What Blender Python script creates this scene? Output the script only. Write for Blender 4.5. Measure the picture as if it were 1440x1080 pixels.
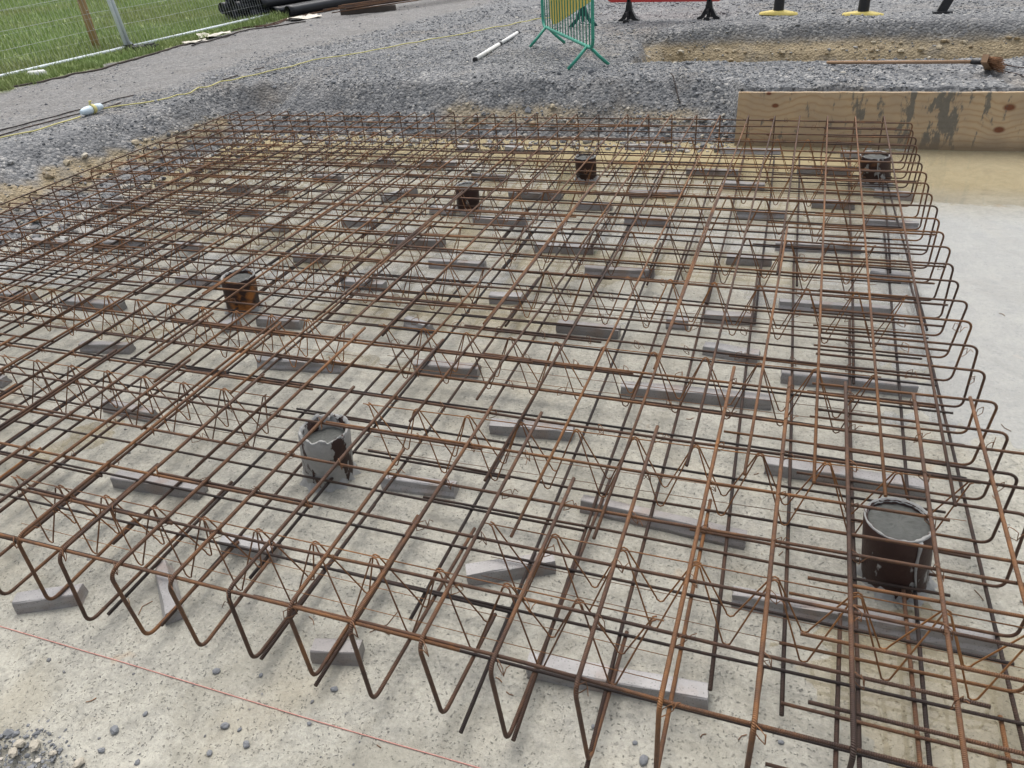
import bpy, bmesh, math, random
import numpy as np
from mathutils import Vector, Matrix, Euler

random.seed(7)
RNG = np.random.default_rng(11)
S = bpy.context.scene
COL = S.collection
for o in list(bpy.data.objects):
    bpy.data.objects.remove(o)

# ------------------------------------------------------------------ camera
CAM_LOC = (2.1342, -1.0541, 1.9054)
CAM_ROT = (math.radians(57.4865), math.radians(4.1703), math.radians(19.5681))
FPX = 1065.13                      # focal length in pixels of the 1440 px wide photograph
cam_d = bpy.data.cameras.new('camera')
cam_d.sensor_width = 36.0
cam_d.lens = 36.0 * FPX / 1440.0
cam_d.clip_start = 0.05
cam_d.clip_end = 3000.0
cam = bpy.data.objects.new('camera', cam_d)
COL.objects.link(cam)
cam.location = CAM_LOC
cam.rotation_euler = CAM_ROT
S.camera = cam

# ------------------------------------------------------------------ sky and sun (overcast)
SUN_EL, SUN_AZ = math.radians(66), math.radians(-25)
w = bpy.data.worlds.new('World')
S.world = w
w.use_nodes = True
nt = w.node_tree
bg = nt.nodes['Background']
sky = nt.nodes.new('ShaderNodeTexSky')
sky.sky_type = 'NISHITA'
sky.sun_disc = False
sky.sun_elevation = SUN_EL
sky.sun_rotation = SUN_AZ
sky.air_density = 1.3
sky.dust_density = 5.0
sky.ozone_density = 1.0
hsv = nt.nodes.new('ShaderNodeHueSaturation')
hsv.inputs['Saturation'].default_value = 0.42
nt.links.new(sky.outputs['Color'], hsv.inputs['Color'])
nt.links.new(hsv.outputs['Color'], bg.inputs['Color'])
bg.inputs['Strength'].default_value = 0.15
sun_d = bpy.data.lights.new('sun', 'SUN')
sun_d.energy = 1.3
sun_d.angle = math.radians(60)
sun_d.color = (1.0, 0.97, 0.92)
sun = bpy.data.objects.new('sun', sun_d)
COL.objects.link(sun)
sd = Vector((math.sin(SUN_AZ) * math.cos(SUN_EL), math.cos(SUN_AZ) * math.cos(SUN_EL), math.sin(SUN_EL)))
sun.rotation_euler = sd.to_track_quat('Z', 'Y').to_euler()
sun.location = (0, 0, 20)
S.view_settings.view_transform = 'Standard'
S.view_settings.look = 'None'
S.view_settings.gamma = 1.0
S.view_settings.exposure = 0.54
S.render.engine = 'CYCLES'
S.render.resolution_x, S.render.resolution_y = 1024, 768

# ------------------------------------------------------------------ pixel -> place (a known height fixes the distance)
_M = np.array(Euler(CAM_ROT, 'XYZ').to_matrix())
_C = np.array(CAM_LOC)
def _ray(x, y):
    return _M @ np.array([(x - 720) / FPX, -(y - 540) / FPX, -1.0])
def at(x, y, z=0.0):
    d = _ray(x, y)
    return _C + d * ((z - _C[2]) / d[2])
def at_y(x, y, Y):
    d = _ray(x, y)
    return _C + d * ((Y - _C[1]) / d[1])
ZG = 0.44        # level of the gravelled ground round the dig; the blinding concrete is z = 0

# ------------------------------------------------------------------ object helpers
def tag(o, label=None, cat=None, group=None, kind=None):
    if label: o['label'] = label
    if cat: o['category'] = cat
    if group: o['group'] = group
    if kind: o['kind'] = kind
    return o
def link(name, me, mat=None, parent=None):
    o = bpy.data.objects.new(name, me)
    COL.objects.link(o)
    if mat is not None and me is not None and not me.materials:
        me.materials.append(mat)
    if parent is not None:
        o.parent = parent
    return o
def empty(name, loc=(0, 0, 0), rz=0.0):
    o = bpy.data.objects.new(name, None)
    o.empty_display_size = 0.1
    COL.objects.link(o)
    o.location = loc
    o.rotation_euler = (0, 0, rz)
    return o

class MB:
    """collects shapes into one mesh"""
    def __init__(s):
        s.v, s.f, s.uv = [], [], []
        s.hasuv = False
    def add(s, verts, faces, uvs=None):
        n = len(s.v)
        s.v += [tuple(map(float, p)) for p in verts]
        s.f += [tuple(i + n for i in f) for f in faces]
        s.uv += uvs if uvs else [[(0, 0)] * len(f) for f in faces]
        if uvs: s.hasuv = True
        return s
    def box(s, c, d, rot=None):
        c = Vector(c); hx, hy, hz = d[0] / 2, d[1] / 2, d[2] / 2
        vs = []
        for z in (-hz, hz):
            for x, y in ((-hx, -hy), (hx, -hy), (hx, hy), (-hx, hy)):
                p = Vector((x, y, z))
                if rot is not None: p = rot @ p
                vs.append(c + p)
        return s.add(vs, [(3, 2, 1, 0), (4, 5, 6, 7), (0, 1, 5, 4), (1, 2, 6, 5), (2, 3, 7, 6), (3, 0, 4, 7)])
    def tube(s, pts, r, sides=8, cap=True, v0=0.0):
        P = np.asarray(pts, float); n = len(P)
        rr = np.full(n, r) if np.isscalar(r) else np.asarray(r, float)
        T = np.gradient(P, axis=0)
        T /= np.linalg.norm(T, axis=1)[:, None] + 1e-12
        up = np.array([0, 0, 1.0]) if abs(T[0][2]) < 0.9 else np.array([1.0, 0, 0])
        N = np.cross(T[0], up); N /= np.linalg.norm(N)
        L = np.concatenate([[0], np.cumsum(np.linalg.norm(np.diff(P, axis=0), axis=1))]) + v0
        vs, fs, uv = [], [], []
        a = np.arange(sides) * 2 * math.pi / sides
        for i in range(n):
            N = N - T[i] * np.dot(N, T[i]); N /= np.linalg.norm(N) + 1e-12
            B = np.cross(T[i], N)
            for k in range(sides):
                vs.append(P[i] + rr[i] * (math.cos(a[k]) * N + math.sin(a[k]) * B))
        for i in range(n - 1):
            for k in range(sides):
                k2 = (k + 1) % sides
                fs.append((i * sides + k, i * sides + k2, (i + 1) * sides + k2, (i + 1) * sides + k))
                uv.append([(L[i], k / sides), (L[i], (k + 1) / sides), (L[i + 1], (k + 1) / sides), (L[i + 1], k / sides)])
        if cap:
            fs.append(tuple(range(sides - 1, -1, -1))); uv.append([(L[0], 0)] * sides)
            fs.append(tuple((n - 1) * sides + k for k in range(sides))); uv.append([(L[-1], 0)] * sides)
        return s.add(vs, fs, uv)
    def lathe(s, prof, sides=24, center=(0, 0, 0), wob=None):
        vs, fs = [], []
        for i, (r, z) in enumerate(prof):
            for k in range(sides):
                a = 2 * math.pi * k / sides
                dr, dz = wob(i, k) if wob else (0, 0)
                vs.append((center[0] + (r + dr) * math.cos(a), center[1] + (r + dr) * math.sin(a), center[2] + z + dz))
        for i in range(len(prof) - 1):
            for k in range(sides):
                k2 = (k + 1) % sides
                fs.append((i * sides + k, i * sides + k2, (i + 1) * sides + k2, (i + 1) * sides + k))
        return s.add(vs, fs)
    def fan(s, start_ring, sides, center):
        return s
    def mesh(s, name, smooth=True):
        me = bpy.data.meshes.new(name)
        me.from_pydata(s.v, [], s.f)
        if s.hasuv:
            l = me.uv_layers.new(name='UVMap')
            flat = [c for fu in s.uv for p in fu for c in p]
            l.data.foreach_set('uv', flat)
        if smooth:
            me.polygons.foreach_set('use_smooth', [len(f) == 4 or len(f) == 3 for f in s.f])
        me.update()
        return me
    def build(s, name, mat, parent=None, smooth=True):
        return link(name, s.mesh(name, smooth), mat, parent)

def fast_mesh(name, verts, tris, smooth=False):
    me = bpy.data.meshes.new(name)
    nv, nf, k = len(verts), len(tris), tris.shape[1]
    me.vertices.add(nv); me.vertices.foreach_set('co', np.ascontiguousarray(verts, np.float32).ravel())
    me.loops.add(nf * k); me.loops.foreach_set('vertex_index', np.ascontiguousarray(tris, np.int32).ravel())
    me.polygons.add(nf)
    me.polygons.foreach_set('loop_start', np.arange(0, nf * k, k, dtype=np.int32))
    me.polygons.foreach_set('use_smooth', np.full(nf, smooth))
    me.update(calc_edges=True); me.validate()
    return me

# value noise
_G = RNG.random((256, 256))
def vnoise(x, y):
    x = np.asarray(x, float); y = np.asarray(y, float)
    xi, yi = np.floor(x).astype(int), np.floor(y).astype(int)
    fx, fy = x - xi, y - yi
    fx = fx * fx * (3 - 2 * fx); fy = fy * fy * (3 - 2 * fy)
    g = lambda a, b: _G[a & 255, b & 255]
    return (g(xi, yi) * (1 - fx) + g(xi + 1, yi) * fx) * (1 - fy) + (g(xi, yi + 1) * (1 - fx) + g(xi + 1, yi + 1) * fx) * fy
def fbm(x, y, o=4):
    t, a, s_ = 0, 0.5, 0
    for i in range(o):
        t = t + a * vnoise(np.asarray(x) * 2 ** i + 17.3 * i, np.asarray(y) * 2 ** i + 9.1 * i); s_ += a; a *= 0.5
    return t / s_
def sstep(a, b, x):
    t = np.clip((x - a) / (b - a), 0, 1)
    return t * t * (3 - 2 * t)

# ------------------------------------------------------------------ materials
def mat_new(name):
    m = bpy.data.materials.new(name)
    m.use_nodes = True
    t = m.node_tree
    b = t.nodes['Principled BSDF']
    b.inputs['Roughness'].default_value = 0.8
    b.inputs['Specular IOR Level'].default_value = 0.3
    return m, t, b
def N(t, kind, **kw):
    n = t.nodes.new(kind)
    for k, v in kw.items():
        if k in n.inputs.keys() if hasattr(n.inputs, 'keys') else False: n.inputs[k].default_value = v
        else: setattr(n, k, v)
    return n
def noise(t, scale, detail=4, rough=0.55, vec=None, dist=0.0):
    n = t.nodes.new('ShaderNodeTexNoise')
    n.inputs['Scale'].default_value = scale; n.inputs['Detail'].default_value = detail
    n.inputs['Roughness'].default_value = rough; n.inputs['Distortion'].default_value = dist
    if vec is not None: t.links.new(vec, n.inputs['Vector'])
    return n.outputs['Fac']
def voro(t, scale, vec=None, feature='F1', out='Distance', rnd=1.0):
    n = t.nodes.new('ShaderNodeTexVoronoi'); n.feature = feature
    n.inputs['Scale'].default_value = scale; n.inputs['Randomness'].default_value = rnd
    if vec is not None: t.links.new(vec, n.inputs['Vector'])
    return n.outputs[out]
def ramp(t, fac, stops, interp='LINEAR'):
    n = t.nodes.new('ShaderNodeValToRGB'); n.color_ramp.interpolation = interp
    e = n.color_ramp.elements
    while len(e) < len(stops): e.new(0.5)
    for el, (p, c) in zip(e, stops):
        el.position = p; el.color = (*c, 1) if len(c) == 3 else c
    t.links.new(fac, n.inputs['Fac'])
    return n.outputs['Color']
def g3(v): return (v, v, v)
def mixc(t, fac, a, b, mode='MIX'):
    n = t.nodes.new('ShaderNodeMix'); n.data_type = 'RGBA'; n.blend_type = mode
    for sock, val in ((n.inputs[0], fac), (n.inputs[6], a), (n.inputs[7], b)):
        if hasattr(val, 'links'): t.links.new(val, sock)
        elif isinstance(val, (int, float)): sock.default_value = val if sock == n.inputs[0] else (val, val, val, 1)
        else: sock.default_value = (*val, 1)
    return n.outputs[2]
def mth(t, op, a, b=None, clamp=False):
    n = t.nodes.new('ShaderNodeMath'); n.operation = op; n.use_clamp = clamp
    for sock, val in zip(n.inputs, (a, b)):
        if val is None: continue
        if hasattr(val, 'links'): t.links.new(val, sock)
        else: sock.default_value = val
    return n.outputs[0]
def bump(t, b, h, strength=0.5, dist=0.01):
    n = t.nodes.new('ShaderNodeBump')
    n.inputs['Strength'].default_value = strength; n.inputs['Distance'].default_value = dist
    t.links.new(h, n.inputs['Height']); t.links.new(n.outputs['Normal'], b.inputs['Normal'])
def coord(t, which='Object'):
    return t.nodes.new('ShaderNodeTexCoord').outputs[which]
def objrand(t): return t.nodes.new('ShaderNodeObjectInfo').outputs['Random']
def attr(t, name):
    n = t.nodes.new('ShaderNodeAttribute'); n.attribute_name = name
    return n.outputs['Fac']
def basecol(t, b, c): t.links.new(c, b.inputs['Base Color'])
def simple(name, col, rough=0.7, var=0.25, scale=30, metallic=0.0, bmp=0.15):
    m, t, b = mat_new(name)
    v = coord(t)
    n = noise(t, scale, 5, 0.6, v)
    basecol(t, b, mixc(t, n, tuple(c * (1 - var) for c in col), tuple(min(1, c * (1 + var)) for c in col)))
    b.inputs['Roughness'].default_value = rough; b.inputs['Metallic'].default_value = metallic
    bump(t, b, noise(t, scale * 4, 3, 0.6, v), bmp, 0.003)
    return m

def rust_material(name, dark, mid, hot, hot_amount, rough=0.75, rib=True):
    m, t, b = mat_new(name)
    geo = t.nodes.new('ShaderNodeNewGeometry').outputs['Position']
    r = objrand(t)
    n1 = noise(t, 3.2, 6, 0.7, geo)
    n2 = noise(t, 55, 4, 0.7, geo)
    f = mth(t, 'ADD', mth(t, 'MULTIPLY', n1, 1.0), mth(t, 'MULTIPLY', n2, 0.28))
    f = mth(t, 'ADD', f, mth(t, 'MULTIPLY', mth(t, 'SUBTRACT', r, 0.5), 0.24))
    c = ramp(t, f, [(0.40, dark), (0.60, mid), (0.60 + 0.25 / max(hot_amount, .05), hot)])
    speck = ramp(t, noise(t, 220, 2, 0.5, geo), [(0.55, g3(0)), (0.75, g3(1))])
    c = mixc(t, mth(t, 'MULTIPLY', speck, 0.35), c, tuple(x * 0.4 for x in dark))
    basecol(t, b, c)
    b.inputs['Roughness'].default_value = rough
    b.inputs['Specular IOR Level'].default_value = 0.35
    h = noise(t, 260, 3, 0.6, geo)
    if rib:
        uv = t.nodes.new('ShaderNodeUVMap')
        sp = t.nodes.new('ShaderNodeSeparateXYZ'); t.links.new(uv.outputs['UV'], sp.inputs[0])
        ph = mth(t, 'ADD', mth(t, 'MULTIPLY', sp.outputs[0], 2 * math.pi / 0.0095), mth(t, 'MULTIPLY', sp.outputs[1], 2 * math.pi))
        s_ = mth(t, 'SINE', ph)
        h = mth(t, 'ADD', mth(t, 'MULTIPLY', h, 0.6), mth(t, 'MULTIPLY', mth(t, 'POWER', mth(t, 'ABSOLUTE', s_), 3.0), 0.8))
    bump(t, b, h, 0.95, 0.003)
    return m
M = {}
M['rust'] = rust_material('rusty_bar', (0.042, 0.025, 0.019), (0.110, 0.057, 0.034), (0.33, 0.145, 0.045), 0.66, 0.58)
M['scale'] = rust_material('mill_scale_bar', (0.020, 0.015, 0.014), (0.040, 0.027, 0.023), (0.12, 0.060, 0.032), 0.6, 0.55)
M['wire'] = rust_material('rusty_wire', (0.075, 0.038, 0.022), (0.17, 0.082, 0.040), (0.33, 0.15, 0.05), 0.9, 0.7, False)

# concrete blinding
def concrete_blinding():
    m, t, b = mat_new('blinding_concrete')
    v = coord(t)
    big = noise(t, 0.9, 5, 0.6, v)
    med = noise(t, 7, 6, 0.65, v)
    fine = noise(t, 60, 5, 0.7, v)
    c = ramp(t, big, [(0.30, (0.25, 0.238, 0.190)), (0.52, (0.345, 0.333, 0.284)), (0.72, (0.41, 0.393, 0.332))])
    c = mixc(t, ramp(t, med, [(0.42, g3(0)), (0.62, g3(0.75))]), c, (0.225, 0.218, 0.188))
    c = mixc(t, ramp(t, fine, [(.36, g3(0)), (.66, g3(.55))]), c, (0.49, 0.472, 0.405))
    c = mixc(t, ramp(t, noise(t, 150, 3, .7, v), [(.50, g3(0)), (.70, g3(.5))]), c, (0.19, 0.19, 0.18))
    tan = ramp(t, noise(t, 1.7, 4, 0.6, v, 0.6), [(0.55, g3(0)), (0.75, g3(0.32))])
    c = mixc(t, tan, c, (0.37, 0.31, 0.20))
    # open pores and dark aggregate, uneven in size and density
    wv = t.nodes.new('ShaderNodeVectorMath'); wv.operation = 'ADD'
    nd = t.nodes.new('ShaderNodeTexNoise'); nd.inputs['Scale'].default_value = 70; nd.inputs['Detail'].default_value = 3; t.links.new(v, nd.inputs['Vector'])
    sc_ = t.nodes.new('ShaderNodeVectorMath'); sc_.operation = 'SCALE'; sc_.inputs['Scale'].default_value = 0.022
    t.links.new(nd.outputs['Color'], sc_.inputs[0]); t.links.new(v, wv.inputs[0]); t.links.new(sc_.outputs[0], wv.inputs[1])
    v2 = wv.outputs[0]
    allp = None
    for sc, thr, lo, hi, dens in ((75, .42, .10, .32, 6), (38, .50, .06, .22, 4), (130, .36, .12, .36, 9), (16, .62, .05, .15, 3)):
        cellr = t.nodes.new('ShaderNodeTexVoronoi'); cellr.inputs['Scale'].default_value = sc; t.links.new(v2, cellr.inputs['Vector'])
        sepc = t.nodes.new('ShaderNodeSeparateColor'); t.links.new(cellr.outputs['Color'], sepc.inputs[0])
        dist_ = mth(t, 'DIVIDE', cellr.outputs['Distance'], mth(t, 'ADD', sepc.outputs[0], .25))
        q = mth(t, 'MULTIPLY', ramp(t, dist_, [(lo, g3(1)), (hi, g3(0))]), ramp(t, noise(t, dens, 3, 0.6, v), [(thr, g3(0)), (thr + .1, g3(1))]))
        q = mth(t, 'MULTIPLY', q, mth(t, 'GREATER_THAN', sepc.outputs[1], .45))
        allp = q if allp is None else mth(t, 'MAXIMUM', allp, q)
    c = mixc(t, mth(t, 'MULTIPLY', allp, 0.7), c, (0.13, 0.128, 0.12))
    blot = ramp(t, noise(t, 16, 6, 0.7, v), [(0.50, g3(0)), (0.68, g3(0.55))])
    c = mixc(t, blot, c, (0.19, 0.186, 0.165))
    damp = ramp(t, noise(t, 2.1, 6, 0.7, v, 0.8), [(0.50, g3(0)), (0.60, g3(0.32))])
    c = mixc(t, damp, c, (0.20, 0.185, 0.14))
    rs = ramp(t, noise(t, 4.3, 3, 0.5, v), [(0.70, g3(0)), (0.80, g3(0.6))])
    c = mixc(t, rs, c, (0.36, 0.20, 0.08))
    basecol(t, b, c)
    rr = ramp(t, noise(t, 1.3, 4, 0.6, v), [(0.35, g3(0.45)), (0.65, g3(0.85))])
    t.links.new(rr, b.inputs['Roughness'])
    h = mth(t, 'SUBTRACT', mth(t, 'ADD', mth(t, 'MULTIPLY', fine, 0.8), med), mth(t, 'MULTIPLY', allp, 1.2))
    bump(t, b, h, 0.7, 0.007)
    return m
M['slab'] = concrete_blinding()

def ground_material():
    m, t, b = mat_new('site_ground')
    v = coord(t)
    clay, grass, track = attr(t, 'clay'), attr(t, 'grass'), attr(t, 'track')
    n1 = noise(t, 1.3, 5, 0.6, v); n2 = noise(t, 9, 5, 0.65, v)
    vc = voro(t, 38, v, out='Color')
    sep = t.nodes.new('ShaderNodeSeparateColor'); t.links.new(vc, sep.inputs[0])
    vd = voro(t, 38, v)
    stone = ramp(t, sep.outputs[0], [(0.0, (0.085, 0.088, 0.092)), (0.45, (0.17, 0.175, 0.18)), (0.8, (0.25, 0.25, 0.25)), (1.0, (0.40, 0.39, 0.37))])
    fines = mixc(t, n2, (0.095, 0.098, 0.103), (0.19, 0.193, 0.197))
    grav = mixc(t, ramp(t, noise(t, 3.2, 4, 0.6, v), [(0.35, g3(0.25)), (0.65, g3(0.9))]), fines, stone)
    brown = ramp(t, n1, [(0.52, g3(0)), (0.75, g3(0.45))])
    grav = mixc(t, brown, grav, (0.19, 0.155, 0.115))
    tk = mixc(t, n2, (0.17, 0.16, 0.15), (0.27, 0.26, 0.245))
    tk = mixc(t, ramp(t, noise(t, 60, 4, 0.75, v), [(.35, g3(.7)), (.6, g3(0))]), tk, (0.105, 0.102, 0.10))
    tk = mixc(t, 0.35, tk, stone)
    tk = mixc(t, ramp(t, noise(t, 2.4, 4, .6, v), [(.45, g3(0)), (.7, g3(.5))]), tk, (0.14, 0.13, 0.118))
    grav = mixc(t, mth(t, 'MULTIPLY', track, 0.92), grav, tk)
    cl = mixc(t, noise(t, 6, 6, 0.7, v), (0.155, 0.120, 0.075), (0.35, 0.285, 0.18))
    cl = mixc(t, ramp(t, noise(t, 2.6, 5, .7, v), [(.48, g3(0)), (.64, g3(.8))]), cl, (0.15, 0.135, 0.11))
    cl = mixc(t, ramp(t, noise(t, 26, 4, 0.7, v), [(0.5, g3(0)), (0.75, g3(0.7))]), cl, (0.44, 0.37, 0.25))
    c = mixc(t, clay, grav, cl)
    gr = mixc(t, noise(t, 2.2, 5, 0.65, v), (0.17, 0.22, 0.08), (0.33, 0.37, 0.17))
    c = mixc(t, grass, c, gr)
    basecol(t, b, c)
    b.inputs['Roughness'].default_value = 0.85
    h = mth(t, 'ADD', mth(t, 'SUBTRACT', 1.0, vd), mth(t, 'MULTIPLY', n2, 0.8))
    h = mth(t, 'ADD', h, mth(t, 'MULTIPLY', noise(t, 90, 3, 0.6, v), 0.4))
    bump(t, b, h, 0.8, 0.02)
    return m
M['ground'] = ground_material()

def stone_material(name, stops, tan=None):
    m, t, b = mat_new(name)
    r = t.nodes.new('ShaderNodeNewGeometry').outputs['Random Per Island']
    v = coord(t)
    c = ramp(t, r, stops)
    c = mixc(t, mth(t, 'MULTIPLY', noise(t, 120, 4, 0.7, v), 0.45), c, (0.14, 0.14, 0.135))
    basecol(t, b, c)
    b.inputs['Roughness'].default_value = 0.75
    bump(t, b, noise(t, 300, 3, 0.6, v), 0.3, 0.002)
    return m
M['gravel'] = stone_material('crushed_stone', [(0.0, (0.10, 0.106, 0.116)), (0.35, (0.145, 0.154, 0.168)), (0.7, (0.205, 0.214, 0.228)), (0.93, (0.30, 0.305, 0.31)), (0.97, (0.40, 0.37, 0.31)), (1.0, (0.55, 0.52, 0.46))])
M['clay_stone'] = stone_material('clay_stone', [(0.0, (0.20, 0.145, 0.08)), (0.4, (0.32, 0.25, 0.15)), (0.75, (0.42, 0.36, 0.25)), (1.0, (0.52, 0.48, 0.40))])
M['dark_pebble'] = stone_material('dark_pebble_stone', [(0.0, (0.09, 0.10, 0.12)), (1.0, (0.20, 0.21, 0.225))])
M['pebble'] = stone_material('pebble_stone', [(0.0, (0.10, 0.105, 0.115)), (0.5, (0.20, 0.20, 0.20)), (0.8, (0.32, 0.30, 0.26)), (1.0, (0.50, 0.45, 0.36))])

def block_material():
    m, t, b = mat_new('spacer_concrete')
    v = coord(t)
    r = objrand(t)
    c = mixc(t, noise(t, 18, 5, 0.65, v), (0.18, 0.175, 0.172), (0.37, 0.362, 0.36))
    c = mixc(t, mth(t, 'MULTIPLY', r, 0.6), c, (0.15, 0.128, 0.115))
    c = mixc(t, ramp(t, noise(t, 7, 4, 0.6, v), [(0.55, g3(0)), (0.75, g3(0.5))]), c, (0.20, 0.12, 0.075))
    c = mixc(t, ramp(t, voro(t, 120, v), [(0.1, g3(0.7)), (0.3, g3(0))]), c, (0.08, 0.08, 0.08))
    basecol(t, b, c)
    b.inputs['Roughness'].default_value = 0.3
    b.inputs['Specular IOR Level'].default_value = 0.5
    bump(t, b, noise(t, 150, 4, 0.6, v), 0.4, 0.002)
    return m
M['block'] = block_material()

def water_material():
    m = bpy.data.materials.new('muddy_water'); m.use_nodes = True
    t = m.node_tree; t.nodes.clear()
    out = t.nodes.new('ShaderNodeOutputMaterial')
    v = t.nodes.new('ShaderNodeTexCoord').outputs['Object']
    tr = t.nodes.new('ShaderNodeBsdfTransparent'); tr.inputs['Color'].default_value = (0.985, 0.975, 0.945, 1)
    df = t.nodes.new('ShaderNodeBsdfDiffuse')
    dc = mixc(t, noise(t, 0.8, 3, 0.5, v), (0.42, 0.33, 0.16), (0.54, 0.46, 0.29))
    dc = mixc(t, attr(t, 'sky_sheen'), dc, (0.55, 0.57, 0.58)); t.links.new(dc, df.inputs['Color'])  # pale grey body colour painted in for the sky's reflection
    mud_sheen = attr(t, 'mud_sheen')  # opacity of real mud and of the painted reflections
    mx = t.nodes.new('ShaderNodeMixShader')
    t.links.new(mud_sheen, mx.inputs[0]); t.links.new(tr.outputs[0], mx.inputs[1]); t.links.new(df.outputs[0], mx.inputs[2])
    gl = t.nodes.new('ShaderNodeBsdfGlossy'); gl.inputs['Roughness'].default_value = 0.03
    fr = t.nodes.new('ShaderNodeFresnel'); fr.inputs['IOR'].default_value = 1.34
    bn = t.nodes.new('ShaderNodeBump'); bn.inputs['Strength'].default_value = 0.06; bn.inputs['Distance'].default_value = 0.01
    t.links.new(noise(t, 9, 3, 0.5, v), bn.inputs['Height'])
    t.links.new(bn.outputs[0], gl.inputs['Normal']); t.links.new(bn.outputs[0], fr.inputs['Normal'])
    ms = t.nodes.new('ShaderNodeMixShader')
    t.links.new(fr.outputs[0], ms.inputs[0]); t.links.new(mx.outputs[0], ms.inputs[1]); t.links.new(gl.outputs[0], ms.inputs[2])
    t.links.new(ms.outputs[0], out.inputs['Surface'])
    return m
M['water'] = water_material()

# ------------------------------------------------------------------ the dig: ground sheet with the excavation and the trench behind it
SX0, SX1, SY0, SY1 = -3.45, 9.0, -0.42, 5.86          # bottom of the dig
BOARD_Y, BOARD_X0, BOARD_X1 = 5.755, 1.60, 5.6
TX0, TX1, TY0, TY1 = 0.50, 7.0, 7.22, 8.68            # bottom of the trench
def rect_dist(x, y, x0, x1, y0, y1):
    dx = np.maximum(np.maximum(x0 - x, x - x1), 0); dy = np.maximum(np.maximum(y0 - y, y - y1), 0)
    return np.hypot(dx, dy)
def ground_h(x, y):
    x = np.asarray(x, float); y = np.asarray(y, float)
    d = rect_dist(x, y, SX0, SX1, SY0, SY1)
    wob = (fbm(x * 1.7, y * 1.7, 3) - 0.5)
    wid = 0.62 + 0.35 * wob
    leftside = sstep(SX0 + .05, SX0 - .15, x)
    wl = 1.05 - 0.50 * sstep(3.4, 5.4, y) + 0.3 * wob
    wid = wid * (1 - leftside) + wl * leftside
    behind = sstep(BOARD_X0 - 0.12, BOARD_X0 + 0.02, x) * (y > 5.0)      # filled up to the shuttering board
    wid = wid * (1 - behind) + 0.06 * behind
    u = np.clip(d / wid, 0, 1)
    prof = np.interp(u, [0, .12, .30, .42, .78, .90, 1.0], [0, .14, .36, .46, .93, .985, 1.0])
    z = -0.05 + (ZG + 0.05) * prof
    td = rect_dist(x, y, TX0 - 0.05 * wob, TX1, TY0, TY1)
    tw = np.where(y > 8.0, 0.40, 0.16) + 0.40 * wob * (y > 8) + .1 * wob
    tu = np.clip(td / np.maximum(tw, .08), 0, 1)
    z = np.where(z > 0.3, np.minimum(z, 0.02 + (ZG - 0.02) * np.interp(tu, [0, .30, .46, .62, .84, 1.0], [0, .46, .54, .66, .96, 1.0])), z)
    z = z + 0.07 * np.exp(-((y - 9.25) / .22) ** 2) * sstep(.1, .9, x)
    out = sstep(0.0, 0.5, d)
    z = z + out * (0.030 * (fbm(x * 1.1 + 40, y * 1.1, 3) - 0.5) + 0.030 * (fbm(x * 7 + 3, y * 7, 3) - 0.5))
    rag = np.clip(d / 0.1, 0, 1) * np.clip((0.9 - d) / 0.3, 0, 1)
    z = z + rag * 0.09 * (fbm(x * 6 + 9, y * 6 + 2, 4) - 0.5)
    far = sstep(14, 60, np.hypot(x, y - 4))
    return z * (1 - far) + far * (ZG + 2.5 * (fbm(x * 0.02, y * 0.02, 2) - 0.5))
def grass_edge(y):
    return -6.80 + 0.22 * (fbm(y * 0.8, y * 0 + 3.3, 3) - 0.5)
def grow(a, step, n, f):
    out = []
    for i in range(n):
        a += step; out.append(a); step *= f
    return out
xs = np.array(sorted([-v for v in grow(7.2, .05, 44, 1.17)]) + list(np.arange(-7.2, 5.61, 0.04)) + grow(5.6, .05, 44, 1.17))
ys = np.array(sorted([-v for v in grow(1.4, .05, 44, 1.17)]) + list(np.arange(-1.4, 10.41, 0.04)) + grow(10.4, .05, 44, 1.17))
GX, GY = np.meshgrid(xs, ys)
GZ = ground_h(GX, GY)
nx, ny = len(xs), len(ys)
idx = np.arange(nx * ny).reshape(ny, nx)
quads = np.stack([idx[:-1, :-1], idx[:-1, 1:], idx[1:, 1:], idx[1:, :-1]], -1).reshape(-1, 4)
me = fast_mesh('ground', np.stack([GX, GY, GZ], -1).reshape(-1, 3), quads, True)
def clay_of(x, y, z):
    dd = rect_dist(x, y, SX0, SX1, SY0, SY1)
    n = fbm(x * 4, y * 4, 4) - 0.5
    pit = sstep(0.25 + 0.16 * n, 0.19 + 0.16 * n, z) * sstep(0.05, 0.11, z + 0.2 * n) * np.where(y > 5.8, 0.75 * sstep(.45, .6, fbm(x * 1.2, y * 1.2 + 9, 2)), 1)
    tr = (y > 6.8) * sstep(0.36, 0.27, z + 0.06 * n)
    return np.clip(np.where(y > 6.8, tr, pit), 0, 1)
def grass_of(x, y):
    g = sstep(0.06, -0.06, x - grass_edge(y) + 0.25 * (fbm(x * 5, y * 5, 2) - 0.5))
    f = sstep(24, 27, y + 3 * fbm(x * .3, y * .3, 2)) + sstep(24, 27, x) + sstep(-12, -14, y)
    return np.clip(g + f, 0, 1)
def track_of(x, y):
    return sstep(-4.35, -4.9, x + 0.4 * (fbm(x * 1.5, y * 1.5, 3) - .5) + 0.25 * np.clip(y - 7, 0, 8) * -1)
for nm, arr in (('clay', clay_of(GX, GY, GZ)), ('grass', grass_of(GX, GY)), ('track', track_of(GX, GY))):
    a = me.attributes.new(nm, 'FLOAT', 'POINT'); a.data.foreach_set('value', np.ascontiguousarray(arr, np.float32).ravel())
tag(link('ground', me, M['ground']), kind='structure')

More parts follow.
